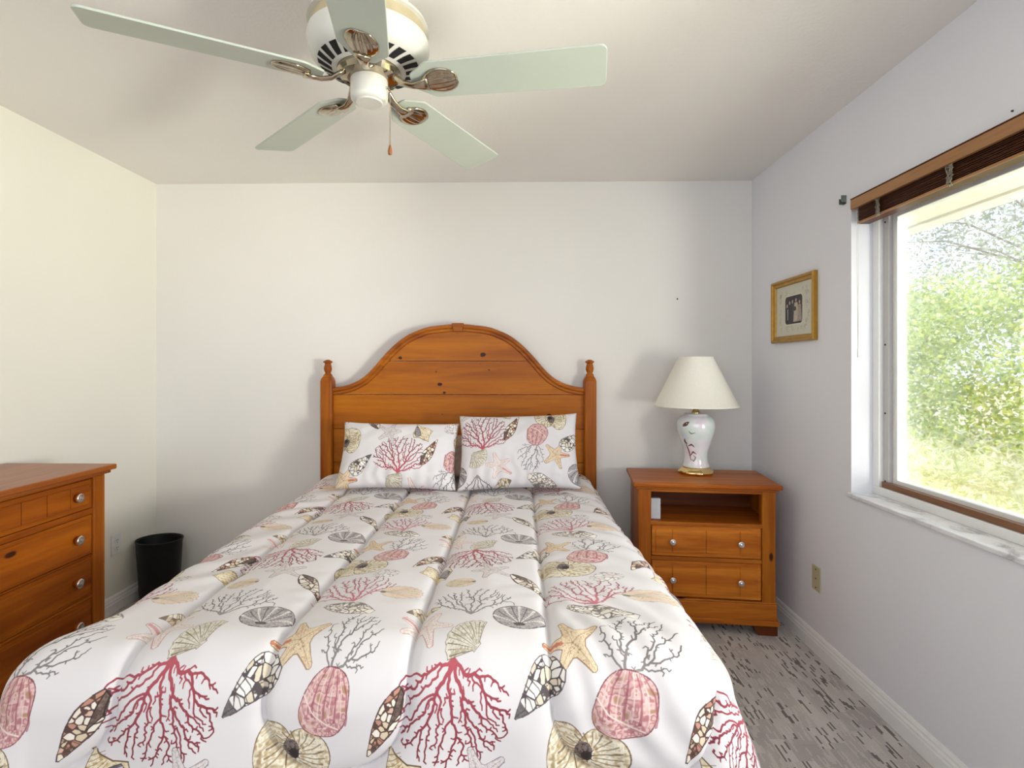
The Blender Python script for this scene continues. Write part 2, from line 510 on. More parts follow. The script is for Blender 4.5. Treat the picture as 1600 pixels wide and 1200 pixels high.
def coral(cv, x, y, size, rot, col, tip, seed, wide=0.58, tall=0.95, w=0.0155, n=560, start=0.12):
    """a branching sea fan: branches grow from the root towards points scattered over the fan"""
    r = np.random.default_rng(seed); cv.at(x, y, size, rot)
    pts = []
    while len(pts) < n:
        px, py = r.uniform(-wide, wide), r.uniform(-0.02, tall)
        cx, cy = px / wide, (py - tall * 0.47) / (tall * 0.53)
        if cx * cx + cy * cy < 1 and py > start * abs(px) / wide: pts.append((px, py))
    A = np.array(pts); P = [np.zeros(2)]; par = [-1]
    for a in np.linspace(-0.9, 0.9, 5):
        P.append(np.array([math.sin(a), math.cos(a)]) * 0.07); par.append(0)
    step = 0.030
    for _ in range(90):
        N = np.array(P); D = np.linalg.norm(A[:, None] - N[None], axis=2)
        near = D.argmin(1); dm = D.min(1)
        reach = max(0.16, dm.min() + 0.05)
        new = []
        for k in np.unique(near[dm < reach]):
            v = A[(near == k) & (dm < reach)] - N[k]; v = v / (np.linalg.norm(v, axis=1)[:, None] + 1e-9)
            v = v.sum(0) if r.random() < 0.5 else v[r.integers(len(v))]
            v = v / (np.linalg.norm(v) + 1e-9)
            out_ = N[k] / (np.linalg.norm(N[k]) + 1e-9)
            v = v + 0.45 * out_ + r.normal(size=2) * 0.45
            q = N[k] + v / (np.linalg.norm(v) + 1e-9) * step
            if np.linalg.norm(N - q, axis=1).min() < 0.016: continue
            new.append((q, k))
        for q, k in new: P.append(q); par.append(int(k))
        N = np.array(P); A = A[np.linalg.norm(A[:, None] - N[None], axis=2).min(1) > 0.026]
        if len(A) == 0: break
    cnt = np.ones(len(P))
    for i in range(len(P) - 1, 0, -1): cnt[par[i]] += cnt[i]
    wid = np.minimum(w * (0.72 + 0.30 * np.sqrt(cnt / 6)), w * 2.3)
    for i in range(1, len(P)):
        k = min(1.0, float(np.linalg.norm(P[i])) / tall)
        c = [p * (1 - k) + q * k for p, q in zip(col, tip)]
        cv.stroke([tuple(P[par[i]]), tuple(P[i])], min(wid[par[i]], wid[i] * 1.35), wid[i], c, 0.95)

def curve(pts, n=4):
    """closed smooth curve through the points"""
    o = []; m = len(pts)
    for i in range(m):
        p0, p1, p2, p3 = pts[i - 1], pts[i], pts[(i + 1) % m], pts[(i + 2) % m]
        for j in range(n):
            t = j / n
            o.append(tuple(0.5 * (2 * b + (c - a) * t + (2 * a - 5 * b + 4 * c - d) * t * t + (3 * b - a - 3 * c + d) * t ** 3) for a, b, c, d in zip(p0, p1, p2, p3)))
    return o

def fan_outline(R, spread, n=28, scal=9, amp=0.02, ears=0.12):
    out = [(-ears, -0.46), (-ears * 1.1, -0.40)]
    for i in range(n + 1):
        t = math.radians(spread) * (2 * i / n - 1)
        r = R * (1 - 0.16 * (i * 2 / n - 1) ** 2) * (1 + amp * math.cos(scal * 2 * PI * i / n))
        out.append((math.sin(t) * r, -0.5 + math.cos(t) * r))
    out += [(ears * 1.1, -0.40), (ears, -0.46)]
    return out

def scallop(cv, x, y, size, rot, cols, line, ribs=10, seed=1, spread=58):
    cv.at(x, y, size, rot)
    cv.fill(fan_outline(1.0, spread), cols, 1, 110, seed, line=(size * 0.014, line, 0.75))
    for i in range(ribs + 1):
        t = math.radians(spread * 0.93) * (2 * i / ribs - 1)
        r = 0.94 * (1 - 0.16 * (i * 2 / ribs - 1) ** 2)
        cv.stroke([(math.sin(t) * 0.12, -0.5 + math.cos(t) * 0.12), (math.sin(t * 0.97) * r * 0.6, -0.5 + math.cos(t * 0.97) * r * 0.6), (math.sin(t) * r, -0.5 + math.cos(t) * r)],
                  0.008, 0.028, line, 0.5 + 0.3 * ((i + seed) % 2))
    for i in range(26):
        t = math.radians(spread * 0.9) * cv.rng.uniform(-1, 1); r = cv.rng.uniform(0.3, 0.85)
        p = (math.sin(t) * r, -0.5 + math.cos(t) * r)
        cv.stroke([p, (p[0] + 0.03, p[1] + 0.02)], 0.015, 0.02, line, 0.35)

def ellipse(rx, ry, n=36, cx=0, cy=0):
    return [(cx + rx * math.cos(2 * PI * i / n), cy + ry * math.sin(2 * PI * i / n)) for i in range(n)]

def urchin(cv, x, y, size, rot, seed=1):
    cv.at(x, y, size, rot)
    cv.fill(ellipse(0.5, 0.43), [(128, 120, 122), (166, 158, 158), (192, 186, 184)], 1, 260, seed, line=(size * 0.016, (62, 54, 58), 0.9))
    for i in range(9):
        t = math.radians(-72 + 18 * i)
        e = (math.sin(t) * 0.5, -0.22 + math.cos(t) * 0.62)
        k = min(1.0, 0.95 / math.hypot(e[0] / 0.5, e[1] / 0.43))
        e = (e[0] * k, e[1] * k)
        m = (e[0] * 0.62 + math.sin(t) * 0.05, -0.22 * 0.4 + e[1] * 0.6)
        if i % 2 == 0:
            cv.stroke([(0, -0.27), m, e], 0.014, 0.062, (232, 228, 225), 0.9)
        else:
            cv.stroke([(0, -0.27), m, e], 0.01, 0.03, (84, 76, 80), 0.7)
        for j in range(7):
            f = 0.25 + 0.1 * j
            q = (m[0] * 2 * f * (1 - f) + e[0] * f * f, -0.27 * (1 - f) ** 2 + m[1] * 2 * f * (1 - f) + e[1] * f * f)
            cv.stroke([q, (q[0] + 0.012, q[1])], 0.016, 0.016, (96, 88, 90), 0.7)
    cv.fill(ellipse(0.1, 0.05, 18, 0, -0.28), [(70, 60, 62), (120, 110, 108)], 1, 300, seed + 1, line=(size * 0.012, (50, 44, 46), 0.8))

def starfish(cv, x, y, size, rot, body, line, accent=None, seed=2):
    cv.at(x, y, size, rot)
    pts = []
    r = random.Random(seed)
    bend = [r.uniform(-8, 8) for _ in range(5)]
    L = [r.uniform(0.46, 0.56) for _ in range(5)]
    for i in range(5):
        a = math.radians(90 + 72 * i + bend[i]); l = L[i]
        ux, uy = math.cos(a), math.sin(a); vx, vy = -uy, ux
        for d, w in ((0.2, -0.105), (0.34, -0.075), (l - 0.03, -0.05), (l, -0.02), (l, 0.02), (l - 0.03, 0.05), (0.34, 0.075), (0.2, 0.105)):
            pts.append((ux * d + vx * w, uy * d + vy * w))
    cv.fill(pts, body, 1, 190, seed, line=(size * 0.014, line, 0.75))
    for i in range(5):
        a = math.radians(90 + 72 * i + bend[i])
        cv.stroke([(0, 0), (math.cos(a) * L[i] * 0.9, math.sin(a) * L[i] * 0.9)], 0.02, 0.01, line, 0.35)
        if accent and i == 1:
            cv.stroke([(math.cos(a) * 0.2, math.sin(a) * 0.2), (math.cos(a) * L[i] * 0.96, math.sin(a) * L[i] * 0.96)], 0.07, 0.05, accent, 0.6)
        for _ in range(14):
            d = r.uniform(0.05, L[i]); w = r.uniform(-0.06, 0.06)
            q = (math.cos(a) * d - math.sin(a) * w, math.sin(a) * d + math.cos(a) * w)
            cv.stroke([q, (q[0] + 0.01, q[1])], 0.016, 0.016, line if r.random() < 0.6 else (244, 232, 214), 0.55)

def spindle(widths, bend=0.0):
    n = len(widths); L = []; R = []
    for i, w in enumerate(widths):
        x = -0.5 + i / (n - 1); y = bend * (1 - (2 * x) ** 2)
        L.append((x, y + w)); R.append((x, y - w))
    return L + R[::-1]

def conch(cv, x, y, size, rot, cols, dark, lights, cells, widths, seed, tipdark=True, aperture=None):
    cv.at(x, y, size, rot)
    o = spindle(widths)
    cv.fill(o, cols, 1, 140, seed, cells=(cells, size * 0.019, dark, lights), line=(size * 0.016, dark, 0.8))
    if tipdark:
        n = len(widths)
        cv.fill([(-0.5, 0)] + [(-0.5 + i / (n - 1), widths[i]) for i in (1, 2)] + [(-0.5 + i / (n - 1), -widths[i]) for i in (2, 1)], [dark, [c * 0.5 + 60 for c in dark]], 0.85, 200, seed)
        for i in (3, 4, 5):
            xx = -0.5 + i / (n - 1)
            cv.stroke([(xx - 0.02, widths[i]), (xx + 0.02, 0), (xx - 0.02, -widths[i])], 0.02, 0.012, dark, 0.7)
    if aperture:
        cv.fill([(0.02, -0.02), (0.2, -0.10), (0.42, -0.07), (0.47, -0.02), (0.3, 0.03), (0.1, 0.03)], aperture, 0.95, 160, seed + 3, line=(size * 0.014, dark, 0.8))

def nautilus(cv, x, y, size, rot, seed=4):
    cv.at(x, y, size, rot)
    tan = [(168, 146, 112), (212, 198, 170), (238, 232, 216), (196, 176, 140)]
    ln = (98, 74, 48)
    a = [(-0.02, -0.40), (-0.22, -0.42), (-0.40, -0.32), (-0.50, -0.08), (-0.47, 0.2), (-0.36, 0.38), (-0.2, 0.41), (-0.06, 0.3), (0.0, 0.08)]
    cv.fill(curve(a), tan, 1, 75, seed, line=(size * 0.012, ln, 0.75))
    b = [(-0.02, -0.40), (0.16, -0.42), (0.38, -0.34), (0.49, -0.1), (0.45, 0.14), (0.3, 0.3), (0.12, 0.35), (-0.03, 0.26), (-0.12, 0.08), (-0.12, -0.1)]
    cv.fill(curve(b), tan[::-1], 1, 75, seed + 1, line=(size * 0.012, ln, 0.75))
    for i in range(15):
        t = math.radians(-60 + 240 * i / 14)
        p0 = (0.02 + math.cos(t) * 0.13, 0.02 + math.sin(t) * 0.13); p1 = (0.03 + math.cos(t + 0.25) * 0.27, -0.03 + math.sin(t + 0.25) * 0.25); p2 = (0.03 + math.cos(t + 0.35) * 0.39, -0.04 + math.sin(t + 0.35) * 0.35)
        cv.stroke([p0, p1, p2], 0.012, 0.022, ln if i % 3 else (70, 52, 44), 0.55)
    for i in range(8):
        yy = -0.3 + 0.085 * i
        cv.stroke([(-0.44 + 0.1 * abs(yy), yy), (-0.28, yy + 0.06), (-0.14, yy + 0.03)], 0.014, 0.03, (176, 150, 110), 0.5)
    cv.fill(ellipse(0.115, 0.14, 22, -0.02, 0.06), [(72, 60, 58), (132, 118, 112), (92, 78, 74)], 1, 150, seed + 2)
    cv.fill(ellipse(0.07, 0.075, 16, 0.02, 0.0), [(40, 30, 30), (66, 52, 50)], 1, 150, seed + 2)
    for i in range(9):
        t = 2 * PI * i / 9
        cv.stroke([(0.02, 0), (0.02 + math.cos(t) * 0.12, math.sin(t) * 0.12)], 0.03, 0.006, (46, 34, 34), 0.8)

def whelk(cv, x, y, size, rot, seed=6):
    cv.at(x, y, size, rot)
    cv.fill([(-0.05, 0.5), (0.12, 0.32), (0.2, 0.2), (0.42, 0.08), (0.38, -0.1), (0.2, -0.3), (0.05, -0.5), (-0.05, -0.3), (-0.25, -0.12), (-0.4, 0.12), (-0.22, 0.24)],
            [(186, 158, 112), (224, 206, 170), (240, 232, 214), (206, 178, 128)], 1, 90, seed, line=(size * 0.018, (92, 68, 44), 0.85))
    cv.fill([(0.1, 0.12), (0.3, 0.1), (0.34, -0.08), (0.2, -0.26), (0.07, -0.42), (0.06, -0.15)], [(92, 86, 98), (132, 126, 134)], 1, 150, seed, line=(size * 0.014, (60, 52, 58), 0.9))
    for i in range(5):
        yy = 0.06 - 0.08 * i
        cv.stroke([(0.1, yy), (0.3 - 0.03 * i, yy - 0.02)], 0.022, 0.03, (226, 222, 222), 0.8)
    for i in range(5):
        cv.stroke([(-0.3 + 0.05 * i, 0.16 + 0.06 * i), (-0.05, 0.12 + 0.07 * i), (0.12 + 0.01 * i, 0.2 + 0.05 * i)], 0.012, 0.01, (120, 92, 56), 0.6)

def bonnet(cv, x, y, size, rot, seed=7):
    """egg-shaped pink striped shell"""
    cv.at(x, y, size, rot)
    o = curve([(-0.16, 0.46), (0.12, 0.50), (0.34, 0.40), (0.43, 0.14), (0.42, -0.18), (0.28, -0.42), (0.0, -0.50), (-0.28, -0.44), (-0.44, -0.22), (-0.42, 0.06), (-0.32, 0.30)], 5)
    cv.fill(o, [(176, 140, 112), (204, 160, 154), (226, 196, 192), (180, 118, 122), (214, 178, 172)], 1, 70, seed, line=(size * 0.016, (122, 70, 76), 0.85))
    for i in range(8):
        u = -0.30 + 0.09 * i
        cv.stroke([(u * 0.55, 0.47), (u * 1.05 + 0.02, 0.25), (u * 1.25 + 0.04, -0.02), (u * 1.2 + 0.06, -0.16)], 0.018, 0.045 if i % 2 else 0.025, (150, 78, 92) if i % 2 else (238, 214, 208), 0.6)
    cv.stroke([(-0.42, 0.05), (-0.2, -0.12), (0.1, -0.24), (0.34, -0.28)], 0.02, 0.03, (236, 222, 214), 0.85)
    r = random.Random(seed)
    for i in range(16):
        p = (r.uniform(-0.3, 0.3), r.uniform(-0.42, -0.2))
        cv.stroke([p, (p[0] + r.uniform(-.06, .06), p[1] + 0.03)], 0.03, 0.05, (166, 98, 108) if i % 2 else (232, 212, 208), 0.5)

def clam(cv, x, y, size, rot, cols, line, seed=8):
    cv.at(x, y, size, rot)
    r = random.Random(seed); o = []
    for i in range(40):
        t = 2 * PI * i / 40
        k = 1 + (0.09 * (i % 2) if math.cos(t) > -0.3 else 0)
        o.append((0.5 * k * math.cos(t), 0.34 * k * math.sin(t)))
    cv.fill(o, cols, 1, 100, seed, line=(size * 0.012, line, 0.55))
    for i in range(13):
        t = math.radians(-75 + 150 * i / 12)
        cv.stroke([(-0.4, 0), (0.05 * math.cos(t), 0.2 * math.sin(t)), (0.46 * math.cos(t * 0.95), 0.33 * math.sin(t))], 0.012, 0.026, line if i % 2 else cols[0], 0.4)
    cv.fill(ellipse(0.07, 0.06, 14, -0.43, 0.0), [(70, 62, 64), (110, 100, 98)], 0.8, 200, seed)

def cone(cv, x, y, size, rot, seed=9, red=True):
    cols = [(226, 212, 190), (240, 232, 220)]
    lights = [(238, 228, 212), (206, 160, 140), (170, 96, 76), (244, 238, 228), (214, 194, 160)] if red else [(236, 230, 222), (200, 190, 180), (170, 160, 156)]
    cv.at(x, y, size, rot)
    w = [0.01, 0.045, 0.07, 0.1, 0.13, 0.15, 0.16, 0.155, 0.13, 0.09, 0.03]
    cv.fill(spindle(w), cols, 1, 140, seed, cells=(46, size * 0.02, (92, 66, 60), lights), line=(size * 0.014, (70, 50, 46), 0.85))
    cv.fill([(0.0, -0.06), (0.25, -0.13), (0.46, -0.06), (0.49, 0.0), (0.3, -0.02)], [(82, 66, 62), (140, 118, 104)], 1, 160, seed, line=(size * 0.012, (50, 38, 36), 0.9))
    for i in (1, 2, 3):
        xx = -0.5 + i / 10
        cv.stroke([(xx, w[i]), (xx + 0.03, 0), (xx, -w[i])], 0.016, 0.016, (110, 88, 70), 0.8)

TILE = 0.65
def onbed(px, py, dz=0.66):
    """a point on the bed plane under pixel (px, py) of the frame"""
    c, s = math.cos(YAW), math.sin(YAW)
    d = F * dz / (py - 573.0); xc = (px - 795.2) * d / F
    return (xc * c - d * s, xc * s + d * c)

def fabric_image():
    cv = Canvas(1280, 1280, TILE, TILE, (224, 219, 220))
    RED, REDT = (190, 92, 104), (118, 40, 52)
    PINK, PINKT = (206, 120, 132), (150, 84, 98)
    GRY, GRYT = (150, 142, 140), (88, 82, 84)
    beige = [(180, 168, 146), (212, 204, 186), (232, 227, 216), (198, 188, 166)]
    def B(px, py): return onbed(px, py)
    # first column
    x, y = B(742, 866); coral(cv, x + 0.004, y + 0.005, 0.215, 180, RED, REDT, 11, 0.64, 0.90)
    x, y = B(750, 857); scallop(cv, x + 0.016, y - 0.012, 0.084, 46, beige, (104, 92, 78), 11, 1)
    x, y = B(811, 847.5); urchin(cv, x, y, 0.134, 0)
    x, y = B(767, 903); starfish(cv, x, y, 0.130, 16, [(202, 192, 192), (228, 220, 218), (190, 178, 180)], (130, 116, 122), None, 5)
    x, y = B(825, 921); cone(cv, x, y, 0.16, 128, 9, False)
    x, y = B(736, 974); coral(cv, x, y, 0.20, 0, GRY, GRYT, 23, 0.56, 0.82, 0.013, 260, 0.3)
    x, y = B(721, 921); clam(cv, x, y, 0.085, 185, [(200, 180, 148), (226, 214, 192), (214, 178, 160)], (130, 106, 82), 3)
    # second column
    x, y = B(566, 893); nautilus(cv, x, y, 0.168, 0)
    x, y = B(641, 866); coral(cv, x - 0.045, y - 0.02, 0.165, -24, GRY, GRYT, 31, 0.42, 0.95, 0.014, 170)
    x, y = B(612, 876); bonnet(cv, x, y, 0.118, -14)
    x, y = B(584, 859); starfish(cv, x, y, 0.135, 12, [(212, 188, 154), (232, 214, 184), (204, 172, 138)], (142, 106, 78), (196, 88, 68), 2)
    x, y = B(536, 871); conch(cv, x, y, 0.135, 42, [(228, 218, 200), (242, 238, 232)], (84, 74, 76), [(242, 240, 238), (236, 232, 228), (214, 198, 170), (228, 224, 222)], 48,
                               [0.01, 0.06, 0.10, 0.13, 0.17, 0.21, 0.25, 0.27, 0.27, 0.24, 0.16], 6)
    x, y = B(604, 909); cv.at(x, y, 0.08, 20); cv.fill(ellipse(0.5, 0.36), [(220, 214, 212), (238, 234, 232), (206, 198, 196)], 1, 150, 5, cells=(30, 0.002, (168, 158, 158), [(238, 234, 230), (220, 212, 210)]), line=(0.0008, (140, 130, 132), 0.6))
    x, y = B(552, 952); coral(cv, x, y, 0.195, 14, PINK, PINKT, 47, 0.60, 0.90, 0.015, 340, 0.3)
    x, y = B(627, 936); clam(cv, x, y, 0.115, 8, [(200, 184, 158), (228, 216, 196), (230, 198, 184), (214, 202, 178)], (146, 120, 100), 8)
    x, y = B(545, 963); conch(cv, x, y, 0.15, 160, [(240, 235, 228), (230, 222, 212)], (136, 124, 120), [(244, 240, 236), (238, 231, 223), (230, 220, 204)], 80,
                               [0.06, 0.12, 0.17, 0.2, 0.22, 0.22, 0.2, 0.18, 0.14, 0.10, 0.05], 12, tipdark=False)
    # between the columns
    x, y = B(669, 883); cone(cv, x, y, 0.155, 62, 19, True)
    x, y = B(682, 903); whelk(cv, x, y, 0.125, 28)
    x, y = B(662, 962); conch(cv, x, y, 0.09, 20, [(210, 192, 160), (234, 226, 210)], (126, 104, 84), [(238, 231, 216), (212, 192, 158)], 16,
                               [0.02, 0.09, 0.15, 0.2, 0.25, 0.27, 0.25, 0.2, 0.14, 0.09, 0.04], 15)
    x, y = B(666, 986); starfish(cv, x, y, 0.135, -20, [(222, 208, 200), (236, 228, 224), (216, 194, 188)], (192, 142, 144), (206, 128, 134), 8)
    out = np.ones((cv.m, cv.n, 4), np.float32); out[..., :3] = np.clip(cv.img, 0, 1)
    im = bpy.data.images.new('shell_coral_print', cv.n, cv.m)
    im.pixels.foreach_set(out.ravel()); im.update(); im.pack()
    return im

PRINT = fabric_image()
def cloth_mat():
    k = NT('shell_print_cotton')
    t = k.n('ShaderNodeTexImage'); t.image = PRINT; t.extension = 'REPEAT'; t.interpolation = 'Cubic'
    uv = k.n('ShaderNodeTexCoord'); k.l(uv.outputs['UV'], t.inputs[0])
    k.l(t.outputs[0], k.b.inputs['Base Color'])
    k.b.inputs['Roughness'].default_value = 0.7
    k.b.inputs['Specular IOR Level'].default_value = 0.3
    k.b.inputs['Sheen Weight'].default_value = 0.08
    k.bump(k.noise(uv.outputs['Object'], 900, 1), 0.05, 0.0006)
    return k.m
M['cloth'] = cloth_mat()

def grid_mesh(name, P, UV, mat, parent=None, keep=None, smooth=True):
    """P: (m, n, 3) points, UV: (m, n, 2)"""
    m, n = P.shape[:2]
    idx = np.arange(m * n).reshape(m, n)
    q = np.stack([idx[:-1, :-1], idx[:-1, 1:], idx[1:, 1:], idx[1:, :-1]], -1).reshape(-1, 4)
    if keep is not None:
        kk = keep.ravel()[q].all(1); q = q[kk]
    me = bpy.data.meshes.new(name)
    used = np.unique(q); remap = -np.ones(m * n, int); remap[used] = np.arange(len(used))
    me.from_pydata(P.reshape(-1, 3)[used].tolist(), [], remap[q].tolist())
    uvl = me.uv_layers.new(name='UVMap')
    uvl.data.foreach_set('uv', UV.reshape(-1, 2)[q.ravel()].astype(np.float32).ravel())
    me.polygons.foreach_set('use_smooth', np.full(len(q), smooth))
    me.materials.append(mat); me.update()
    o = bpy.data.objects.new(name, me); COL.objects.link(o)
    if parent: o.parent = parent
    return o

# ------------------------------------------------------------------ the room
WY0, WY1, WZ0, WZ1 = 0.10, 2.30, 0.803, 2.03        # window opening in the right wall
def struct(o): o['kind'] = 'structure'; return o
struct(obj('floor', newbox(XL - .1, XR + .1, YF, YB + .1, -0.1, 0), M['carpet']))
struct(obj('ceiling', newbox(XL - .1, XR + .18, YF, YB + .1, ZC, ZC + .1), M['ceiling']))
struct(obj('wall_back', newbox(XL - .1, XR + .18, YB, YB + .1, 0, ZC), M['wall']))
struct(obj('wall_left', newbox(XL - .1, XL, YF, YB, 0, ZC), M['wallwarmtint']))
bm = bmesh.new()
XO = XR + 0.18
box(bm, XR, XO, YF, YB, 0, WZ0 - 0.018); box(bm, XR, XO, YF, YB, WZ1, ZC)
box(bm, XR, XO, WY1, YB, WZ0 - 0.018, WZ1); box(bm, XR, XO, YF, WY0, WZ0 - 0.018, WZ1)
struct(obj('wall_right', bm, M['wallcooltint']))
bm = bmesh.new()                                     # wall behind the camera, its unseen opening made up to admit fill light
box(bm, XL, -2.0, YF - .1, YF, 0, ZC); box(bm, 1.2, XR, YF - .1, YF, 0, ZC); box(bm, -2.0, 1.2, YF - .1, YF, 2.32, ZC); box(bm, -2.0, 1.2, YF - .1, YF, 0, 0.95)
struct(obj('wall_front', bm, M['wall']))

def baseboard(name, p0, p1, inward):
    bm = bmesh.new()
    prof = [(0, 0), (0.016, 0), (0.016, 0.05), (0.0135, 0.056), (0.0135, 0.064), (0.009, 0.072), (0.009, 0.08), (0.004, 0.09), (0, 0.09)]
    rings = []
    for p in (p0, p1):
        rings.append([bm.verts.new((p[0] + inward[0] * d, p[1] + inward[1] * d, z)) for d, z in prof])
    n = len(prof)
    for k in range(n): bm.faces.new((rings[0][k], rings[0][(k + 1) % n], rings[1][(k + 1) % n], rings[1][k]))
    bm.faces.new(rings[0]); bm.faces.new(rings[1])
    struct(obj(name, bm, M['trim']))
baseboard('baseboard_right', (XR, YF, 0), (XR, YB, 0), (-1, 0))
baseboard('baseboard_back', (XL, YB, 0), (XR, YB, 0), (0, -1))
baseboard('baseboard_left', (XL, YF, 0), (XL, YB, 0), (1, 0))

# window: marble sill, frame, tracks, sash, glass
bm = newbox(XR - 0.012, XR + 0.10, WY0 - .01, WY1 + .012, WZ0 - 0.018, WZ0)
struct(obj('trim_1', bm, M['marble'], bevel=0.004))
win = struct(thing('window_1', 'white sliding window in the right wall with yard beyond', 'window', (XR + 0.088, 0, 0)))
def ring(bm, x0, x1, y0, y1, z0, z1, w, wb=None):
    wb = w if wb is None else wb
    box(bm, x0, x1, y0, y1, z0, z0 + wb); box(bm, x0, x1, y0, y1, z1 - w, z1)
    box(bm, x0, x1, y0, y0 + w, z0 + wb, z1 - w); box(bm, x0, x1, y1 - w, y1, z0 + wb, z1 - w)
bm = bmesh.new(); ring(bm, 0, 0.05, WY0, WY1, WZ0, WZ1, 0.038, 0.034); obj('window_frame', bm, M['white'], win, bevel=0.002)
bm = bmesh.new(); ring(bm, 0.018, 0.062, WY0 + .038, WY1 - .038, WZ0 + .034, WZ1 - .038, 0.034, 0.02); obj('window_track', bm, M['greyvinyl'], win, bevel=0.0015)
bm = bmesh.new(); box(bm, 0.006, 0.03, WY0 + .05, WY1 - .046, WZ0 + .034, WZ0 + .058); obj('bottom_rail', bm, M['bronze'], win, bevel=0.003)['label'] = 'brown bottom rail'
bm = bmesh.new(); ring(bm, 0.034, 0.066, WY0 + .072, WY1 - .072, WZ0 + .05, WZ1 - .072, 0.028, 0.022); obj('sash', bm, M['white'], win, bevel=0.002)
bm = bmesh.new(); box(bm, 0.030, 0.034, WY1 - .104, WY1 - .09, WZ0 + .075, WZ1 - .12); obj('weather_strip', bm, M['white'], win, bevel=0.001)
bm = bmesh.new(); box(bm, 0.052, 0.056, WY0 + .10, WY1 - .10, WZ0 + .068, WZ1 - .10); obj('window_pane', bm, M['glass'], win)
bm = bmesh.new()
for z in (0.862, 1.14, 1.42, 1.92):
    lathe(bm, [(0.004, 0), (0.004, -0.0015)], 10, (0.018, WY1 - 0.052, z), axis='X')
obj('track_holes', bm, M['dark'], win)

# eave of the roof and yard outside
bm = bmesh.new(); box(bm, XO, 2.10, -3, 14, 2.085, 2.12); box(bm, 2.112, 2.22, -3, 14, 2.075, 2.30)
struct(obj('trim_2', bm, M['soffit']))
bm = bmesh.new(); box(bm, XL - .8, 2.2, -3, 6, 2.56, 2.6)
struct(obj('roof', bm, M['soffit']))
struct(obj('ground', newbox(XO, 40, -12, 40, -0.35, -0.15), M['ground']))

def leaves(name, C, size, mat, seed, aspect=0.55, up=0.0):
    r = np.random.default_rng(seed); n = len(C)
    d = r.normal(size=(n, 3)); d /= np.linalg.norm(d, axis=1)[:, None]
    if up: d = d * (1 - up) + np.array([0, 0, 1]) * up; d /= np.linalg.norm(d, axis=1)[:, None]
    e = np.cross(d, r.normal(size=(n, 3))); e /= np.linalg.norm(e, axis=1)[:, None]
    s = (size * r.uniform(0.6, 1.3, n))[:, None]
    nn = np.cross(d, e)
    P = np.stack([C - d * s / 2, C + e * s * aspect / 2 + nn * s * 0.06, C + d * s / 2, C - e * s * aspect / 2 + nn * s * 0.06], 1).reshape(-1, 3)
    me = bpy.data.meshes.new(name)
    me.from_pydata(P.tolist(), [], np.arange(4 * n).reshape(-1, 4).tolist())
    me.materials.append(mat); me.update()
    o = bpy.data.objects.new(name, me); COL.objects.link(o); return o

rg = np.random.default_rng(5)
# thicket along the yard: clumps of leaves of many merged shrubs
cl = []
for _ in range(780):
    y = rg.uniform(2.4, 15.0); x = rg.uniform(6.9, 8.8) + 0.25 * math.sin(y * 1.7)
    hmax = 3.3 + 0.5 * math.sin(y * 0.9 + 1.0) + 0.35 * math.sin(y * 2.3)
    z = -0.15 + (hmax + 0.15) * rg.uniform(0, 1) ** 0.8
    cl.append((x + 0.5 * max(0, z - 1.2), y, z))
cl = np.array(cl)
C = cl[rg.integers(0, len(cl), 64000)] + rg.normal(size=(64000, 3)) * np.array([0.26, 0.26, 0.17])
C = C[(C[:, 2] > -0.14) & (C[:, 0] > 6.85) & (C[:, 0] < 10.4)]
tag(leaves('thicket_foliage', C, 0.095, M['leaf'], 1), 'dense yellow-green shrub thicket across the yard outside the window', 'bushes', kind='stuff')
# taller loose tree behind
tr = thing('yard_tree', 'tall grey-green loose tree rising behind the thicket outside the window', 'tree', (14.0, 13.6, -0.15))
cl = np.array([(max(-2.6, min(2.6, rg.normal() * 1.4)), rg.normal() * 3.0 + 1.5, rg.uniform(3.4, 8.0)) for _ in range(190)])
C = cl[rg.integers(0, len(cl), 15000)] + rg.normal(size=(15000, 3)) * 0.42
o = leaves('foliage', C, 0.13, M['leafgrey'], 2, 0.4); o.parent = tr
bm = bmesh.new()
tube(bm, [(0, 0, 0), (0.05, 0.1, 1.6), (0.0, 0.25, 3.2), (0.1, 0.3, 5.8)], lambda t: 0.14 * (1 - 0.75 * t), 8)
for c in cl[:22]:
    tube(bm, [(0.02, 0.2, 2.4 + 0.35 * (c[2] - 2.4)), tuple(c * [0.55, 0.55, 0.9]), tuple(c)], lambda t: 0.04 * (1 - 0.8 * t), 5)
obj('trunk', bm, M['bark'], tr, smooth=True)
n = 26000
C = np.stack([rg.uniform(2.6, 6.65, n), rg.uniform(0.5, 13.0, n), np.full(n, -0.10)], 1) + rg.normal(size=(n, 3)) * [0, 0, 0.015]
D = np.stack([rg.uniform(5.2, 6.6, 7000), rg.uniform(4.0, 13.0, 7000), rg.uniform(-0.1, 0.30, 7000) * rg.uniform(0.2, 1, 7000)], 1)
D[:, 2] *= np.clip((D[:, 0] - 5.0) / 1.2, 0.2, 1)
C = np.concatenate([C, D])
tag(leaves('yard_grass', C, 0.14, M['grass'], 3, 0.16, 0.35), 'sunlit dry pale grass between the window and the thicket', 'grass', kind='stuff')

# ------------------------------------------------------------------ bed
BX0, BX1 = -1.127, 0.418                             # headboard post centres
BC = (BX0 + BX1) / 2
YH = 3.17                                            # front of the headboard
bed = thing('bed', 'honey pine bed with an arched plank headboard and turned posts', 'bed', (BC, YH, 0))
hw = (BX1 - BX0) / 2
def arch(x):
    """height of the arched rail's outer edge at distance |x| from the middle"""
    xs = [0, 0.035, 0.187, 0.306, 0.384, 0.444, 0.503, 0.560, 0.642, 0.735, 0.80]
    zs = [1.578, 1.577, 1.560, 1.511, 1.447, 1.385, 1.311, 1.256, 1.218, 1.201, 1.199]
    return float(np.interp(abs(x), xs, zs))
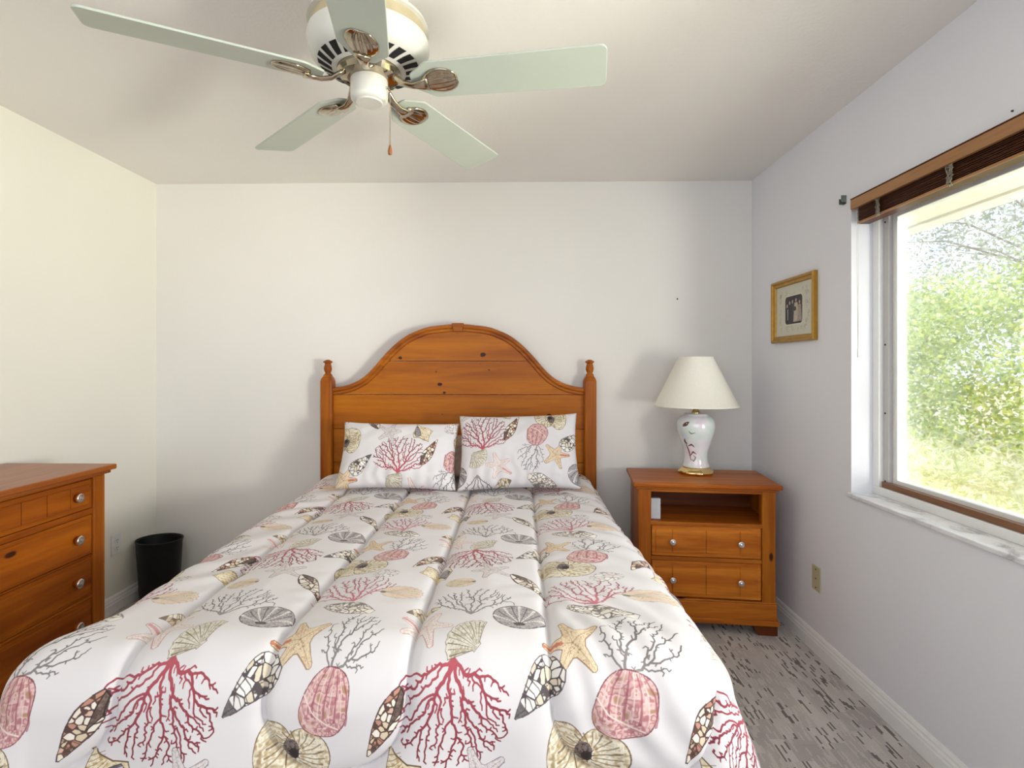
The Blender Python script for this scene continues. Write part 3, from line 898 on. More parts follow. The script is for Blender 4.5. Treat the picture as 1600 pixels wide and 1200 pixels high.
# smooth the arch profile
XS = np.linspace(-hw, hw, 121)
ZS = np.array([arch(x) for x in XS])
for _ in range(10):
    ZS[1:-1] = (ZS[:-2] + 2 * ZS[1:-1] + ZS[2:]) / 4
def px2x(px): return (px - 810) / 268.0 - BC
def px2z(py): return CAMZ - (py - 573) / 268.0
KN = [(623, 559, .010), (754, 554, .014), (686, 601, .011), (693, 614, .009), (750, 569, .005), (680, 581, .006), (858, 650, .012), (764, 578, .006), (690, 648, .005)]
M['pinehead'] = wood('pine_headboard', 'X', [(px2x(a), 0.03, px2z(b), r) for a, b, r in KN], light=(188, 110, 12), dark=(156, 82, 6), streak=(120, 56, 6), autoknots=False)
bm = bmesh.new()
cuts = [0.35, 0.62, px2z(724), px2z(671), px2z(617), px2z(564), 2.0]
for a, b in zip(cuts[:-1], cuts[1:]):
    g = 0.0016
    top = []
    for x, z in zip(XS, ZS - 0.03):
        top.append((x, min(z, b - g)))
    pts = [(x, z) for x, z in top if z > a + g + 0.001]
    if len(pts) < 3: continue
    lo = [(pts[-1][0], a + g), (pts[0][0], a + g)]
    red = [pts[0]]
    for i in range(1, len(pts) - 1):
        if not (abs(pts[i][1] - pts[i - 1][1]) < 1e-7 and abs(pts[i][1] - pts[i + 1][1]) < 1e-7): red.append(pts[i])
    red.append(pts[-1])
    prism(bm, red + lo, 0.026, 0.046, 'XZ')
box(bm, -hw, hw, 0.040, 0.048, 0.35, 1.16)
obj('headboard_panel', bm, M['pinehead'], bed, bevel=0.0025, angle=50)
bm = bmesh.new()
def rail_prof(i, t):
    # side = depth, up = along the curve's normal
    return [(-0.006, 0.0), (-0.006, -0.014), (-0.002, -0.02), (0.004, -0.022), (0.004, -0.036), (0.012, -0.040), (0.05, -0.040), (0.05, 0.0), (0.04, 0.004), (0.004, 0.004)]
pts3 = [(x, 0.0, z) for x, z in zip(XS, ZS)]
rings = []
for i, (x, z) in enumerate(zip(XS, ZS)):
    a = max(0, i - 1); b = min(len(XS) - 1, i + 1)
    tx, tz = XS[b] - XS[a], ZS[b] - ZS[a]; L = math.hypot(tx, tz)
    nx, nz = -tz / L, tx / L
    rings.append([bm.verts.new((x + nx * u, 0.012 + d, z + nz * u)) for d, u in rail_prof(i, 0)])
m_ = len(rings[0])
for a, b in zip(rings[:-1], rings[1:]):
    for k in range(m_): bm.faces.new((a[k], a[(k + 1) % m_], b[(k + 1) % m_], b[k]))
bm.faces.new(rings[0]); bm.faces.new(rings[-1])
M['pinerail'] = wood('pine_arched_rail', 'X', light=(182, 104, 14), dark=(138, 68, 6), autoknots=False)
obj('arched_rail', bm, M['pinerail'], bed, bevel=0.0012, angle=40)
bm = bmesh.new(); prism(bm, [(-0.024, -0.042), (0.024, -0.042), (0.034, 0.008), (-0.034, 0.008)], -0.006, 0.05, 'XZ')
bmesh.ops.translate(bm, vec=(0, 0, ZS[60]), verts=bm.verts[:])
obj('keystone', bm, M['pinerail'], bed, bevel=0.003)
for sx in (-1, 1):
    bm = bmesh.new(); cx = sx * hw; w = 0.036
    zs = [(0.0, 0.030), (0.06, w), (1.245, w), (1.262, w * 0.86), (1.275, w * 0.62), (1.283, w * 0.60)]
    rings = []
    for z, ww in zs:
        cham = ww * 0.22
        rings.append([bm.verts.new((cx + x, 0.03 + y, z)) for x, y in ((-ww, -ww + cham), (-ww + cham, -ww), (ww - cham, -ww), (ww, -ww + cham), (ww, ww - cham), (ww - cham, ww), (-ww + cham, ww), (-ww, ww - cham))])
    for a, b in zip(rings[:-1], rings[1:]):
        for k in range(8): bm.faces.new((a[k], a[(k + 1) % 8], b[(k + 1) % 8], b[k]))
    bm.faces.new(rings[0]); bm.faces.new(rings[-1])
    post = obj('post', bm, M['pineZ'], bed, bevel=0.002)
    bm = bmesh.new()
    lathe(bm, [(0.024, 1.280), (0.022, 1.286), (0.016, 1.291), (0.017, 1.297), (0.022, 1.308), (0.0235, 1.320), (0.021, 1.334), (0.018, 1.344), (0.018, 1.350), (0.026, 1.355), (0.027, 1.361), (0.018, 1.366), (0.009, 1.371), (0.0, 1.372)], 28, (cx, 0.03, 0))
    obj('finial', bm, M['pineZ'], post, smooth=True)
for sx in (-1, 1):
    obj('side_rail', newbox(sx * (hw - .035) - .012, sx * (hw - .035) + .012, -1.86, 0.02, 0.2, 0.36), M['pineY'], bed, bevel=0.003)
for sx in (-1, 1):
    obj('leg', newbox(sx * (hw - .08) - .03, sx * (hw - .08) + .03, -1.80, -1.74, 0, 0.2), M['pineZ'], bed, bevel=0.003)
obj('mattress', newbox(-hw + .09, hw - .09, -1.78, 0.0, 0.2, 0.60), M['mattress'], bed, bevel=0.05, seg=4)

# comforter
def smooth(a, b, x):
    t = np.clip((x - a) / (b - a), 0, 1); return t * t * (3 - 2 * t)
def comforter():
    r = 0.10
    xl, xr, yf, yh = -1.13 + r, 0.415 - r, 1.235 + r, 3.135
    step = 0.0052
    p = np.arange(xl - 0.5, xr + 0.5 + step, step); q = np.arange(yf - 0.52, yh + step * .5, step)
    Pq, Q = np.meshgrid(p, q)
    ex = np.maximum(0, np.maximum(xl - Pq, Pq - xr)); sx = np.where(Pq < xl, -1.0, 1.0)
    ey = np.maximum(0, yf - Q)
    e = np.hypot(ex, ey); en = np.maximum(e, 1e-9)
    dx, dy = sx * ex / en, -ey / en
    dx = np.where(e < 1e-9, 0, dx); dy = np.where(e < 1e-9, 0, dy)
    arc = r * PI / 2
    phi = np.minimum(e / r, PI / 2)
    over = np.maximum(0, e - arc)
    corner = 2 * np.abs(dx * dy)
    flare = over * (0.04 + 0.30 * corner)
    h = r * np.sin(phi) + flare
    drop = r * (1 - np.cos(phi)) + over * (1 - 0.03 * corner)
    # hanging folds
    ang = np.arctan2(dy, dx + 1e-9)
    fold = np.sin(Pq * 17 + 1.5 * np.sin(Pq * 5.3)) * np.abs(dy) + np.sin(Q * 15 + 1.1) * np.abs(dx) * (1 - np.abs(dy)) + corner * np.sin(ang * 9)
    h = h + fold * np.minimum(over, 0.3) * 0.095
    X = np.clip(Pq, xl, xr) + dx * h
    Y = np.maximum(Q, yf) + dy * h
    Z = 0.652 - drop
    # quilting: straight seams closed by a U at the foot
    hwid, yU = 0.1625, 1.20
    d = np.full(Pq.shape, 9.0)
    for xa in (-0.575, 0.075, -1.225):
        xc = xa + hwid
        dl = np.minimum(np.abs(Pq - xa), np.abs(Pq - xa - 2 * hwid))
        du = np.abs(np.hypot(Pq - xc, Q - yU) - hwid)
        d = np.minimum(d, np.where(Q > yU, dl, du))
    puff = 0.021 * (1 - np.exp(-d / 0.010)) + 0.019 * np.sqrt(np.minimum(d / 0.1625, 1))
    wr = 0.0030 * (vnoise(Pq * 13 + 0.6 * Q * 13, Q * 26 - Pq * 12, 4) - 0.5) * np.exp(-d / 0.09) * 1.8
    wr += 0.010 * (vnoise(Pq * 3.1, Q * 4.2, 9) - 0.5) + 0.0035 * (vnoise(Pq * 9, Q * 12, 12) - 0.5)
    # gathered wrinkles inside the right U
    inU = np.exp(-(((Pq - 0.24) / 0.12) ** 2)) * smooth(1.75, 1.30, Q) * smooth(1.0, 1.15, Q)
    wr += inU * 0.0045 * np.sin(Pq * 95 + Q * 38 + 3 * vnoise(Pq * 8, Q * 6, 2))
    # slack diagonal wrinkles on the right side
    rt = smooth(0.1, 0.3, Pq) * smooth(1.4, 1.8, Q)
    wr += rt * 0.0045 * np.sin(Q * 44 + Pq * 30 + 5 * vnoise(Pq * 5, Q * 5, 21))
    lt = smooth(-0.75, -1.0, Pq) * smooth(1.4, 1.8, Q)
    wr += lt * 0.004 * np.sin(Q * 36 - Pq * 26 + 5 * vnoise(Pq * 5, Q * 5, 23))
    disp = puff + wr
    sphi = np.sin(phi)
    X = X + dx * sphi * disp; Y = Y + dy * sphi * disp; Z = Z + np.cos(phi) * disp
    # the spread bulges past the mattress towards the foot
    X = X - 0.075 * smooth(1.50, 1.24, Y) * smooth(-0.80, -1.10, X)
    X = X + (0.015 + 0.055 * smooth(2.6, 1.4, Y)) * smooth(0.15, 0.38, X)
    Z = Z - 0.020 * smooth(-0.72, -1.08, X) * smooth(2.5, 1.6, Y)
    # rise over the sleeping pillows towards the headboard
    Z = Z + 0.025 * smooth(2.78, 3.05, Y) * np.cos(phi)
    keep = e < 0.50
    UV = np.stack([Pq / TILE, Q / TILE], -1)
    o = grid_mesh('comforter', np.stack([X, Y, Z], -1), UV, M['cloth'], keep=keep)
    s = o.modifiers.new('thick', 'SOLIDIFY'); s.thickness = 0.012; s.offset = -1
    tag(o, 'white quilted comforter printed with shells and coral spread over the bed', 'comforter')
comforter()

def pillow(name, label, loc, w, h, t, lean, rz, uoff, mat, seed, cat='pillow', group=None, roll=0.0):
    n, m = 64, 46
    a = np.linspace(-1, 1, n); b = np.linspace(-1, 1, m)
    A, B = np.meshgrid(a, b)
    x = w / 2 * A * (1 - 0.055 * (1 - B ** 2)); y = h / 2 * B * (1 - 0.075 * (1 - A ** 2))
    prof = (np.clip(1 - A ** 2, 0, 1) ** 0.42) * (np.clip(1 - B ** 2, 0, 1) ** 0.42)
    wr = 0.012 * (vnoise(A * 4 + 9, B * 3, seed) - 0.5) + 0.005 * (vnoise(A * 11, B * 9, seed + 3) - 0.5)
    wr += 0.004 * np.sin(A * 30 + 4 * vnoise(A * 3, B * 3, seed + 7)) * smooth(0.2, -0.9, B)
    top = t / 2 * prof + wr * np.clip(prof * 2, 0, 1)
    F_ = np.stack([x, y, top], -1); Bk = np.stack([x, y, -top * 0.9], -1)
    ux, uy = uoff
    UVf = np.stack([(ux - x) / TILE, (uy - y) / TILE], -1)
    # one closed surface: front grid then back grid
    idx = np.arange(n * m).reshape(m, n)
    q1 = np.stack([idx[:-1, :-1], idx[:-1, 1:], idx[1:, 1:], idx[1:, :-1]], -1).reshape(-1, 4)
    bid = idx + n * m
    edge = np.zeros((m, n), bool); edge[0] = edge[-1] = True; edge[:, 0] = edge[:, -1] = True
    bid = np.where(edge, idx, bid)
    q2 = np.stack([bid[:-1, :-1], bid[1:, :-1], bid[1:, 1:], bid[:-1, 1:]], -1).reshape(-1, 4)
    V = np.concatenate([F_.reshape(-1, 3), Bk.reshape(-1, 3)]); Q = np.concatenate([q1, q2])
    used = np.unique(Q); rm = -np.ones(len(V), int); rm[used] = np.arange(len(used))
    me = bpy.data.meshes.new(name); me.from_pydata(V[used].tolist(), [], rm[Q].tolist())
    UVa = np.concatenate([UVf.reshape(-1, 2)] * 2)
    me.uv_layers.new(name='UVMap').data.foreach_set('uv', UVa[Q.ravel()].astype(np.float32).ravel())
    me.polygons.foreach_set('use_smooth', np.full(len(Q), True)); me.materials.append(mat); me.update()
    o = bpy.data.objects.new(name, me); COL.objects.link(o)
    o.location = loc
    o.rotation_euler = (Matrix.Rotation(rz, 3, 'Z') @ Matrix.Rotation(math.radians(90 - lean), 3, 'X') @ Matrix.Rotation(roll, 3, 'Z')).to_euler()
    tag(o, label, cat, group)
    return o
cx, cy = onbed(750, 876)                              # the red coral motif of the print
GP = 'shell print pillows'
pillow('pillow', 'left shell-print pillow with a big red coral in its middle', (-0.632, 2.86, 0.862), 0.625, 0.37, 0.17, 27, 0.03,
       (cx - 0.0, cy - 0.045), M['cloth'], 3, group=GP, roll=-0.02)
pillow('pillow', 'right shell-print pillow with a starfish and grey urchin, red coral at left edge', (0.0, 2.86, 0.885), 0.635, 0.41, 0.18, 25, -0.03,
       (cx - 0.20, cy + 0.06), M['cloth'], 13, group=GP, roll=0.03)
pillow('pillow', 'tan patterned pillow behind, showing in the gap between the two shell-print pillows', (-0.31, 3.03, 0.835), 0.60, 0.30, 0.10, 50, 0.0,
       (0, 0), M['tanpillow'], 33)

# ------------------------------------------------------------------ case furniture
def knob(parent, at, axis, mats, r=0.016):
    """round metal knob on a wooden collar; axis is the outward direction"""
    bm = bmesh.new()
    prof = [(r * 0.55, 0), (r * 0.5, 0.008), (r * 0.85, 0.012), (r, 0.018), (r * 0.97, 0.023), (r * 0.72, 0.026), (r * 0.55, 0.0245), (r * 0.3, 0.027), (0, 0.028)]
    if axis == '-Y': prof = [(a, -b) for a, b in prof]
    lathe(bm, prof, 20, at, axis='Y' if 'Y' in axis else 'X', mi=[1 if axis == 'X' else 0] * 4 + [0] * 4)
    obj('knob', bm, mats, parent, smooth=True)['label'] = 'round metal knob'

NS = thing('nightstand', 'honey pine nightstand with two drawers and an open shelf under the lamp', 'nightstand', (0.957, 2.915, 0), math.radians(-6))
W, D, H = 0.715, 0.41, 0.747
hwid = 0.333; yfr = -0.178; ybk = 0.19
M['pinens'] = wood('pine_nightstand_drawer', 'X', light=(224, 136, 44), dark=(156, 72, 10), streak=(88, 34, 4))
bm = bmesh.new(); box(bm, -W / 2, W / 2, -D / 2, D / 2, H - 0.022, H); box(bm, -W / 2 + .012, W / 2 - .012, -D / 2 + .012, D / 2 - .005, H - .034, H - .022)
obj('top', bm, M['pineX'], NS, bevel=0.006, seg=3)
for x0, x1 in ((-hwid, -hwid + .016), (hwid - .016, hwid)):
    obj('side_panel', newbox(x0, x1, yfr + .05, ybk, 0.05, H - .034), M['pineZ'], NS, bevel=0.002)
for sx in (-1, 1):
    x0, x1 = sorted((sx * hwid, sx * (hwid - 0.066)))
    obj('post', newbox(x0, x1, yfr, yfr + .052, 0.155, H - .034), M['pineZ'], NS, bevel=0.007, seg=3)
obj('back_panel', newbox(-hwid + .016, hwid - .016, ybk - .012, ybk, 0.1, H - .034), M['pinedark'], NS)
for z0, z1 in ((H - .05, H - .034), (0.352, 0.372)):      # top rail, rail between the drawers
    obj('rail', newbox(-hwid + .066, hwid - .066, yfr + .004, yfr + .04, z0, z1), M['pineX'], NS, bevel=0.002)
obj('shelf', newbox(-hwid + .016, hwid - .016, yfr + .002, ybk - .012, 0.528, 0.548), M['pineX'], NS, bevel=0.003)
bm = bmesh.new()
box(bm, -hwid - .004, hwid + .004, yfr - .006, ybk, 0.075, 0.157); box(bm, -hwid - .012, hwid + .012, yfr - .014, ybk, 0.052, 0.078); box(bm, -hwid - .002, hwid + .002, yfr - .003, ybk, 0.157, 0.166)
obj('base', bm, M['pineX'], NS, bevel=0.004)
M['pinefoot'] = wood('pine_dark_foot', 'X', light=(120, 62, 26), dark=(92, 44, 16), autoknots=False)
for sx in (-1, 1):
    x1 = sx * (hwid + .008)
    bm = bmesh.new(); prism(bm, [(sx * (hwid - .11), 0.053), (x1, 0.053), (x1, 0), (sx * (hwid - .085), 0), (sx * (hwid - .10), 0.03)], yfr + .0, yfr + .035, 'XZ')
    obj('foot', bm, M['pinefoot'], NS, bevel=0.003)
    obj('foot', newbox(*sorted((sx * (hwid - .05), sx * (hwid))), ybk - .06, ybk, 0, 0.053), M['pinefoot'], NS, bevel=0.003)

def drawer(parent, a0, a1, z0, z1, grooves, mat, knobs, axis, face, inset=0.0, kz=None, margin=0.018):
    """drawer front lying in the plane of the given axis, raised planked panel with vertical grooves"""
    bm = bmesh.new()
    s = -1 if axis == '-Y' else 1
    def B(u0, u1, d0, d1, w0, w1):
        d0, d1 = sorted((face + s * d0, face + s * d1))
        if axis == '-Y': box(bm, u0, u1, d0, d1, w0, w1)
        else: box(bm, d0, d1, u0, u1, w0, w1)
    B(a0, a1, -0.02, 0.0, z0, z1)
    m = margin
    for i in range(len(grooves) + 1):
        u0 = a0 + m if i == 0 else grooves[i - 1] + 0.0012
        u1 = a1 - m if i == len(grooves) else grooves[i] - 0.0012
        B(u0, u1, 0.0, 0.0045, z0 + m, z1 - m)
    o = obj('drawer', bm, mat, parent, bevel=0.0022, seg=2)
    zc = (z0 + z1) / 2 if kz is None else kz
    for u in knobs:
        at = (u, face - 0.0045, zc) if axis == '-Y' else (face + 0.0045, u, zc)
        knob(o, at, axis, [M['nickel'], M['pineYd']], 0.0165 if axis == '-Y' else 0.019)
    return o
dw = hwid - .069
for z0, z1 in ((0.376, 0.528), (0.172, 0.350)):
    drawer(NS, -dw, dw, z0, z1, [-dw * .62, 0, dw * .62], M['pinens'], [-dw * .62, dw * .62], '-Y', yfr + .004)

# pale card box on the nightstand shelf
t = newbox(-0.026, 0.026, -0.012, 0.012, 0, 0.105)
o = obj('small_box', t, M['silverbox'], bevel=0.002)
mw = Matrix.Translation((0.957, 2.915, 0)) @ Matrix.Rotation(math.radians(-6), 4, 'Z')
o.location = mw @ Vector((-hwid + 0.092, yfr + 0.055, 0.549)); o.rotation_euler = (0, 0, math.radians(-6))
tag(o, 'pale grey upright box at the left end of the nightstand shelf', 'box')

# chest of drawers on the left wall
CX = -1.735                                           # plane of the drawer fronts
chest = thing('chest_of_drawers', 'honey pine chest of drawers with metal knobs against the left wall', 'dresser', (-1.95, 1.765, 0))
ox, oy = -1.95, 1.765
Y0, Y1 = 1.28 - oy, 2.25 - oy; X0, X1 = -2.178 - ox, CX - ox
bm = bmesh.new(); box(bm, X0, X1 + .032, Y0 - .03, Y1 + .03, 0.898, 0.92); box(bm, X0, X1 + .018, Y0 - .016, Y1 + .016, 0.884, 0.898)
M['pinetop'] = wood('pine_chest_top', 'Y', light=(170, 98, 40), dark=(140, 72, 26), rough=0.3, autoknots=False, coat=0.3)
obj('top', bm, M['pinetop'], chest, bevel=0.005, seg=3)
for a, b in ((Y0, Y0 + .018), (Y1 - .018, Y1)):
    obj('side_panel', newbox(X0, X1 - .05, a, b, 0.06, 0.884), M['pineZ'], chest, bevel=0.002)
for a, b in ((Y0, Y0 + .06), (Y1 - .06, Y1)):
    obj('post', newbox(X1 - .05, X1 + .004, a, b, 0.10, 0.884), M['pineZ'], chest, bevel=0.006, seg=3)
for z0, z1 in ((0.876, 0.884), (0.731, 0.755), (0.562, 0.568), (0.392, 0.400), (0.215, 0.228)):
    obj('rail', newbox(X1 - .05, X1 - .002, Y0 + .06, Y1 - .06, z0, z1), M['pineYd'], chest, bevel=0.002)
bm = bmesh.new(); box(bm, X0, X1 + .010, Y0 - .008, Y1 + .008, 0.08, 0.20); box(bm, X0, X1 + .016, Y0 - .014, Y1 + .014, 0.065, 0.085)
obj('base', bm, M['pineYd'], chest, bevel=0.004)
obj('back_panel', newbox(X0, X0 + .012, Y0 + .018, Y1 - .018, 0.1, 0.884), M['pinedark'], chest)
for a in (Y0, Y1 - .12):
    for x0, x1 in ((X1 - .03, X1 + .012), (X0, X0 + .05)):
        obj('foot', newbox(x0, x1, a, a + .12, 0, 0.066), M['pineYd'], chest, bevel=0.003)
ya, yb = Y0 + .063, Y1 - .063
k1, k2 = ya + 0.088, yb - 0.088
n = 8
gr = [yb - 0.108 - i * (yb - ya - 0.216) / 6 for i in range(7)][::-1]
drawer(chest, ya, yb, 0.757, 0.874, gr, M['pineYd'], [k1, k2], 'X', X1 - .004)
for z0, z1 in ((0.570, 0.729), (0.402, 0.560), (0.230, 0.390)):
    drawer(chest, ya, yb, z0, z1, [], M['pineYd'], [k1, k2], 'X', X1 - .004, margin=0.014)

# ------------------------------------------------------------------ lamp
lamp = thing('table_lamp', 'table lamp with cream cone shade and pearly vase body on the nightstand', 'lamp', (0.972, 3.0, 0.7475))
bm = bmesh.new()
# lobed brass foot
for z, r in (): pass
rings = []
for r, z in ((0.086, 0.0), (0.092, 0.004), (0.093, 0.014), (0.088, 0.018), (0.080, 0.020), (0.078, 0.030), (0.072, 0.034), (0.0, 0.035)):
    rr = []
    for k in range(64):
        a = 2 * PI * k / 64; q = r * (1 + 0.035 * math.cos(8 * a)) if r > 0.07 else r
        rr.append(bm.verts.new((q * math.cos(a), q * math.sin(a), z)))
    rings.append(rr)
for a, b in zip(rings[:-1], rings[1:]):
    for k in range(64): bm.faces.new((a[k], a[(k + 1) % 64], b[(k + 1) % 64], b[k]))
bm.faces.new(rings[0])
bmesh.ops.remove_doubles(bm, verts=bm.verts[:], dist=1e-5)
obj('lamp_base', bm, M['brass'], lamp, smooth=True)['label'] = 'lobed polished brass foot'
VP = [(0.060, 0.034), (0.072, 0.036), (0.072, 0.042), (0.066, 0.056), (0.0615, 0.085), (0.063, 0.115), (0.072, 0.150), (0.086, 0.190), (0.097, 0.225), (0.102, 0.255), (0.100, 0.280), (0.090, 0.300), (0.074, 0.314), (0.064, 0.318), (0.063, 0.326), (0.056, 0.328)]
zs = np.array([z for r, z in VP]); rs = np.array([r for r, z in VP])
zz = np.linspace(0.034, 0.328, 60); r2 = np.interp(zz, zs, rs)
for _ in range(2): r2[8:-6] = (r2[7:-7] + 2 * r2[8:-6] + r2[9:-5]) / 4
bm = bmesh.new(); lathe(bm, list(zip(r2, zz)), 56)
vase = obj('vase_body', bm, M['porcelain'], lamp, smooth=True)
def on_vase(deg, z, lift=0.0007):
    r = float(np.interp(z, zz, r2)) + lift; a = math.radians(deg)
    return Vector((r * math.cos(a), r * math.sin(a), z))
def sprig(bm, pts, w, mi=0):
    P = []
    for i in range(len(pts) - 1):
        for t in np.linspace(0, 1, 7)[:-1 if i < len(pts) - 2 else None]:
            P.append((pts[i][0] + t * (pts[i + 1][0] - pts[i][0]), pts[i][1] + t * (pts[i + 1][1] - pts[i][1])))
    n = len(P); A = []; Bv = []
    for i, (d, z) in enumerate(P):
        t = i / (n - 1); ww = w * math.sin(PI * (0.08 + 0.88 * t))
        j = min(i + 1, n - 1); k = max(i - 1, 0)
        dd = (P[j][0] - P[k][0]) * 0.0015; dz_ = P[j][1] - P[k][1]; L = math.hypot(dd, dz_) + 1e-9
        A.append(bm.verts.new(on_vase(d - dz_ / L * ww / 0.0015, z + dd / L * ww)))
        Bv.append(bm.verts.new(on_vase(d + dz_ / L * ww / 0.0015, z - dd / L * ww)))
    for i in range(n - 1): bm.faces.new((A[i], A[i + 1], Bv[i + 1], Bv[i])).material_index = mi
bm = bmesh.new(); sprig(bm, [(212, 0.262), (232, 0.288)], 0.010); obj('painted_sprig', bm, M['decal'], vase)
bm = bmesh.new(); sprig(bm, [(212, 0.172), (216, 0.150), (222, 0.120), (226, 0.095), (228, 0.075)], 0.0045); obj('painted_sprig', bm, M['decal'], vase)
bm = bmesh.new(); sprig(bm, [(212, 0.195), (210, 0.178), (220, 0.165)], 0.005); obj('painted_sprig', bm, M['decal'], vase)
bm = bmesh.new(); sprig(bm, [(221, 0.155), (236, 0.165), (248, 0.150)], 0.004); obj('painted_sprig', bm, M['decal'], vase)
bm = bmesh.new(); sprig(bm, [(226, 0.10), (240, 0.125), (256, 0.112)], 0.004); obj('painted_sprig', bm, M['decal'], vase)
bm = bmesh.new(); sprig(bm, [(228, 0.085), (244, 0.075), (252, 0.095), (240, 0.106)], 0.004); obj('painted_sprig', bm, M['decal2'], vase)
bm = bmesh.new(); sprig(bm, [(230, 0.24), (238, 0.225), (252, 0.232)], 0.003); obj('painted_sprig', bm, M['decal2'], vase)
bm = bmesh.new(); lathe(bm, [(0.026, 0.326), (0.024, 0.334), (0.016, 0.344), (0.011, 0.354), (0.010, 0.370), (0.012, 0.372), (0.012, 0.380), (0.004, 0.382), (0.004, 0.59), (0.007, 0.60), (0, 0.61)], 24)
obj('neck', bm, M['brass'], lamp, smooth=True)
bm = bmesh.new()
for k in range(3):
    a = 2 * PI * k / 3 + 0.4
    tube(bm, [(0.0, 0.0, 0.615), (0.09 * math.cos(a), 0.09 * math.sin(a), 0.628)], 0.002, 6)
obj('spider', bm, M['brass'], lamp)
bm = bmesh.new()
prof = [(0.222, 0.366), (0.2225, 0.372), (0.219, 0.374), (0.0945, 0.630), (0.0955, 0.632), (0.0955, 0.637), (0.093, 0.637), (0.092, 0.630), (0.217, 0.373), (0.2195, 0.366)]
R_ = lathe(bm, prof, 72)
bmesh.ops.delete(bm, geom=[f for f in bm.faces if len(f.verts) > 4], context='FACES_ONLY')
for k in range(72): bm.faces.new((R_[-1][k], R_[-1][(k + 1) % 72], R_[0][(k + 1) % 72], R_[0][k]))
obj('lamp_shade', bm, M['shade'], lamp, smooth=True)

# ------------------------------------------------------------------ ceiling fan
FX, FY, FZ = -0.424, 1.54, CAMZ + 0.80
fan = thing('ceiling_fan', 'white ceiling fan with five pale green blades and shell-shaped metal arms', 'fan', (FX, FY, FZ))
c0 = ZC - FZ
bm = bmesh.new()
lathe(bm, [(0.105, c0), (0.108, c0 - 0.03), (0.110, c0 - 0.08), (0.118, 0.190), (0.163, 0.172), (0.168, 0.160), (0.158, 0.158), (0.158, 0.126), (0.167, 0.124), (0.170, 0.112), (0.167, 0.092), (0.158, 0.070), (0.142, 0.057), (0.100, 0.040), (0.088, 0.038), (0.080, 0.046), (0.0, 0.046)], 64,
      mi=[0] * 6 + [1] + [0] * 9)
motor = obj('motor_housing', bm, [M['fanwhite'], M['fanband']], fan, smooth=True)
motor.data.polygons.foreach_set('use_smooth', np.full(len(motor.data.polygons), True))
e_ = motor.modifiers.new('split', 'EDGE_SPLIT'); e_.split_angle = math.radians(40)
bm = bmesh.new()
for k in range(22):
    a0 = 2 * PI * (k + 0.16) / 22; a1 = 2 * PI * (k + 0.80) / 22
    def V(r, a):
        z = float(np.interp(r, [0.100, 0.142], [0.040, 0.057])) - 0.0012
        return bm.verts.new((r * math.cos(a), r * math.sin(a), z))
    sk = 0.10
    b0, b1 = V(0.103, a0), V(0.103, a1); c1, c2 = V(0.122, a1 + sk * .5), V(0.122, a0 + sk * .5); d1, d2 = V(0.140, a1 + sk), V(0.140, a0 + sk)
    bm.faces.new((b0, b1, c1, c2)); bm.faces.new((c2, c1, d1, d2))
obj('vent_slots', bm, M['dark'], motor)
bm = bmesh.new(); lathe(bm, [(0.0, 0.044), (0.086, 0.044), (0.088, 0.030), (0.080, 0.018), (0.060, 0.014), (0.0, 0.014)], 48)
obj('flywheel', bm, M['fanmetal'], fan, smooth=False)
bm = bmesh.new(); lathe(bm, [(0.0, 0.018), (0.049, 0.018), (0.052, 0.012), (0.052, -0.034), (0.051, -0.041), (0.047, -0.046), (0.038, -0.048), (0.036, -0.052), (0.0, -0.052)], 48)
obj('switch_housing', bm, M['fanwhite'], fan, smooth=True).modifiers.new('split', 'EDGE_SPLIT').split_angle = math.radians(50)
bm = bmesh.new()
px_, py_ = 0.056, -0.012
tube(bm, [(0.050, py_, -0.014), (px_ + .003, py_, -0.014), (px_ + .006, py_, -0.020)], 0.003, 8)
tube(bm, [(px_ + .006, py_, -0.018), (px_ + .006, py_, -0.178)], 0.0013, 6)
pc = obj('pull_chain', bm, M['fanmetal'], fan)
bm = bmesh.new(); lathe(bm, [(0.0, -0.172), (0.003, -0.176), (0.005, -0.186), (0.0062, -0.194), (0.005, -0.202), (0.0, -0.204)], 14, (px_ + .006, py_, 0))
obj('chain_pendant', bm, M['pendant'], pc, smooth=True)

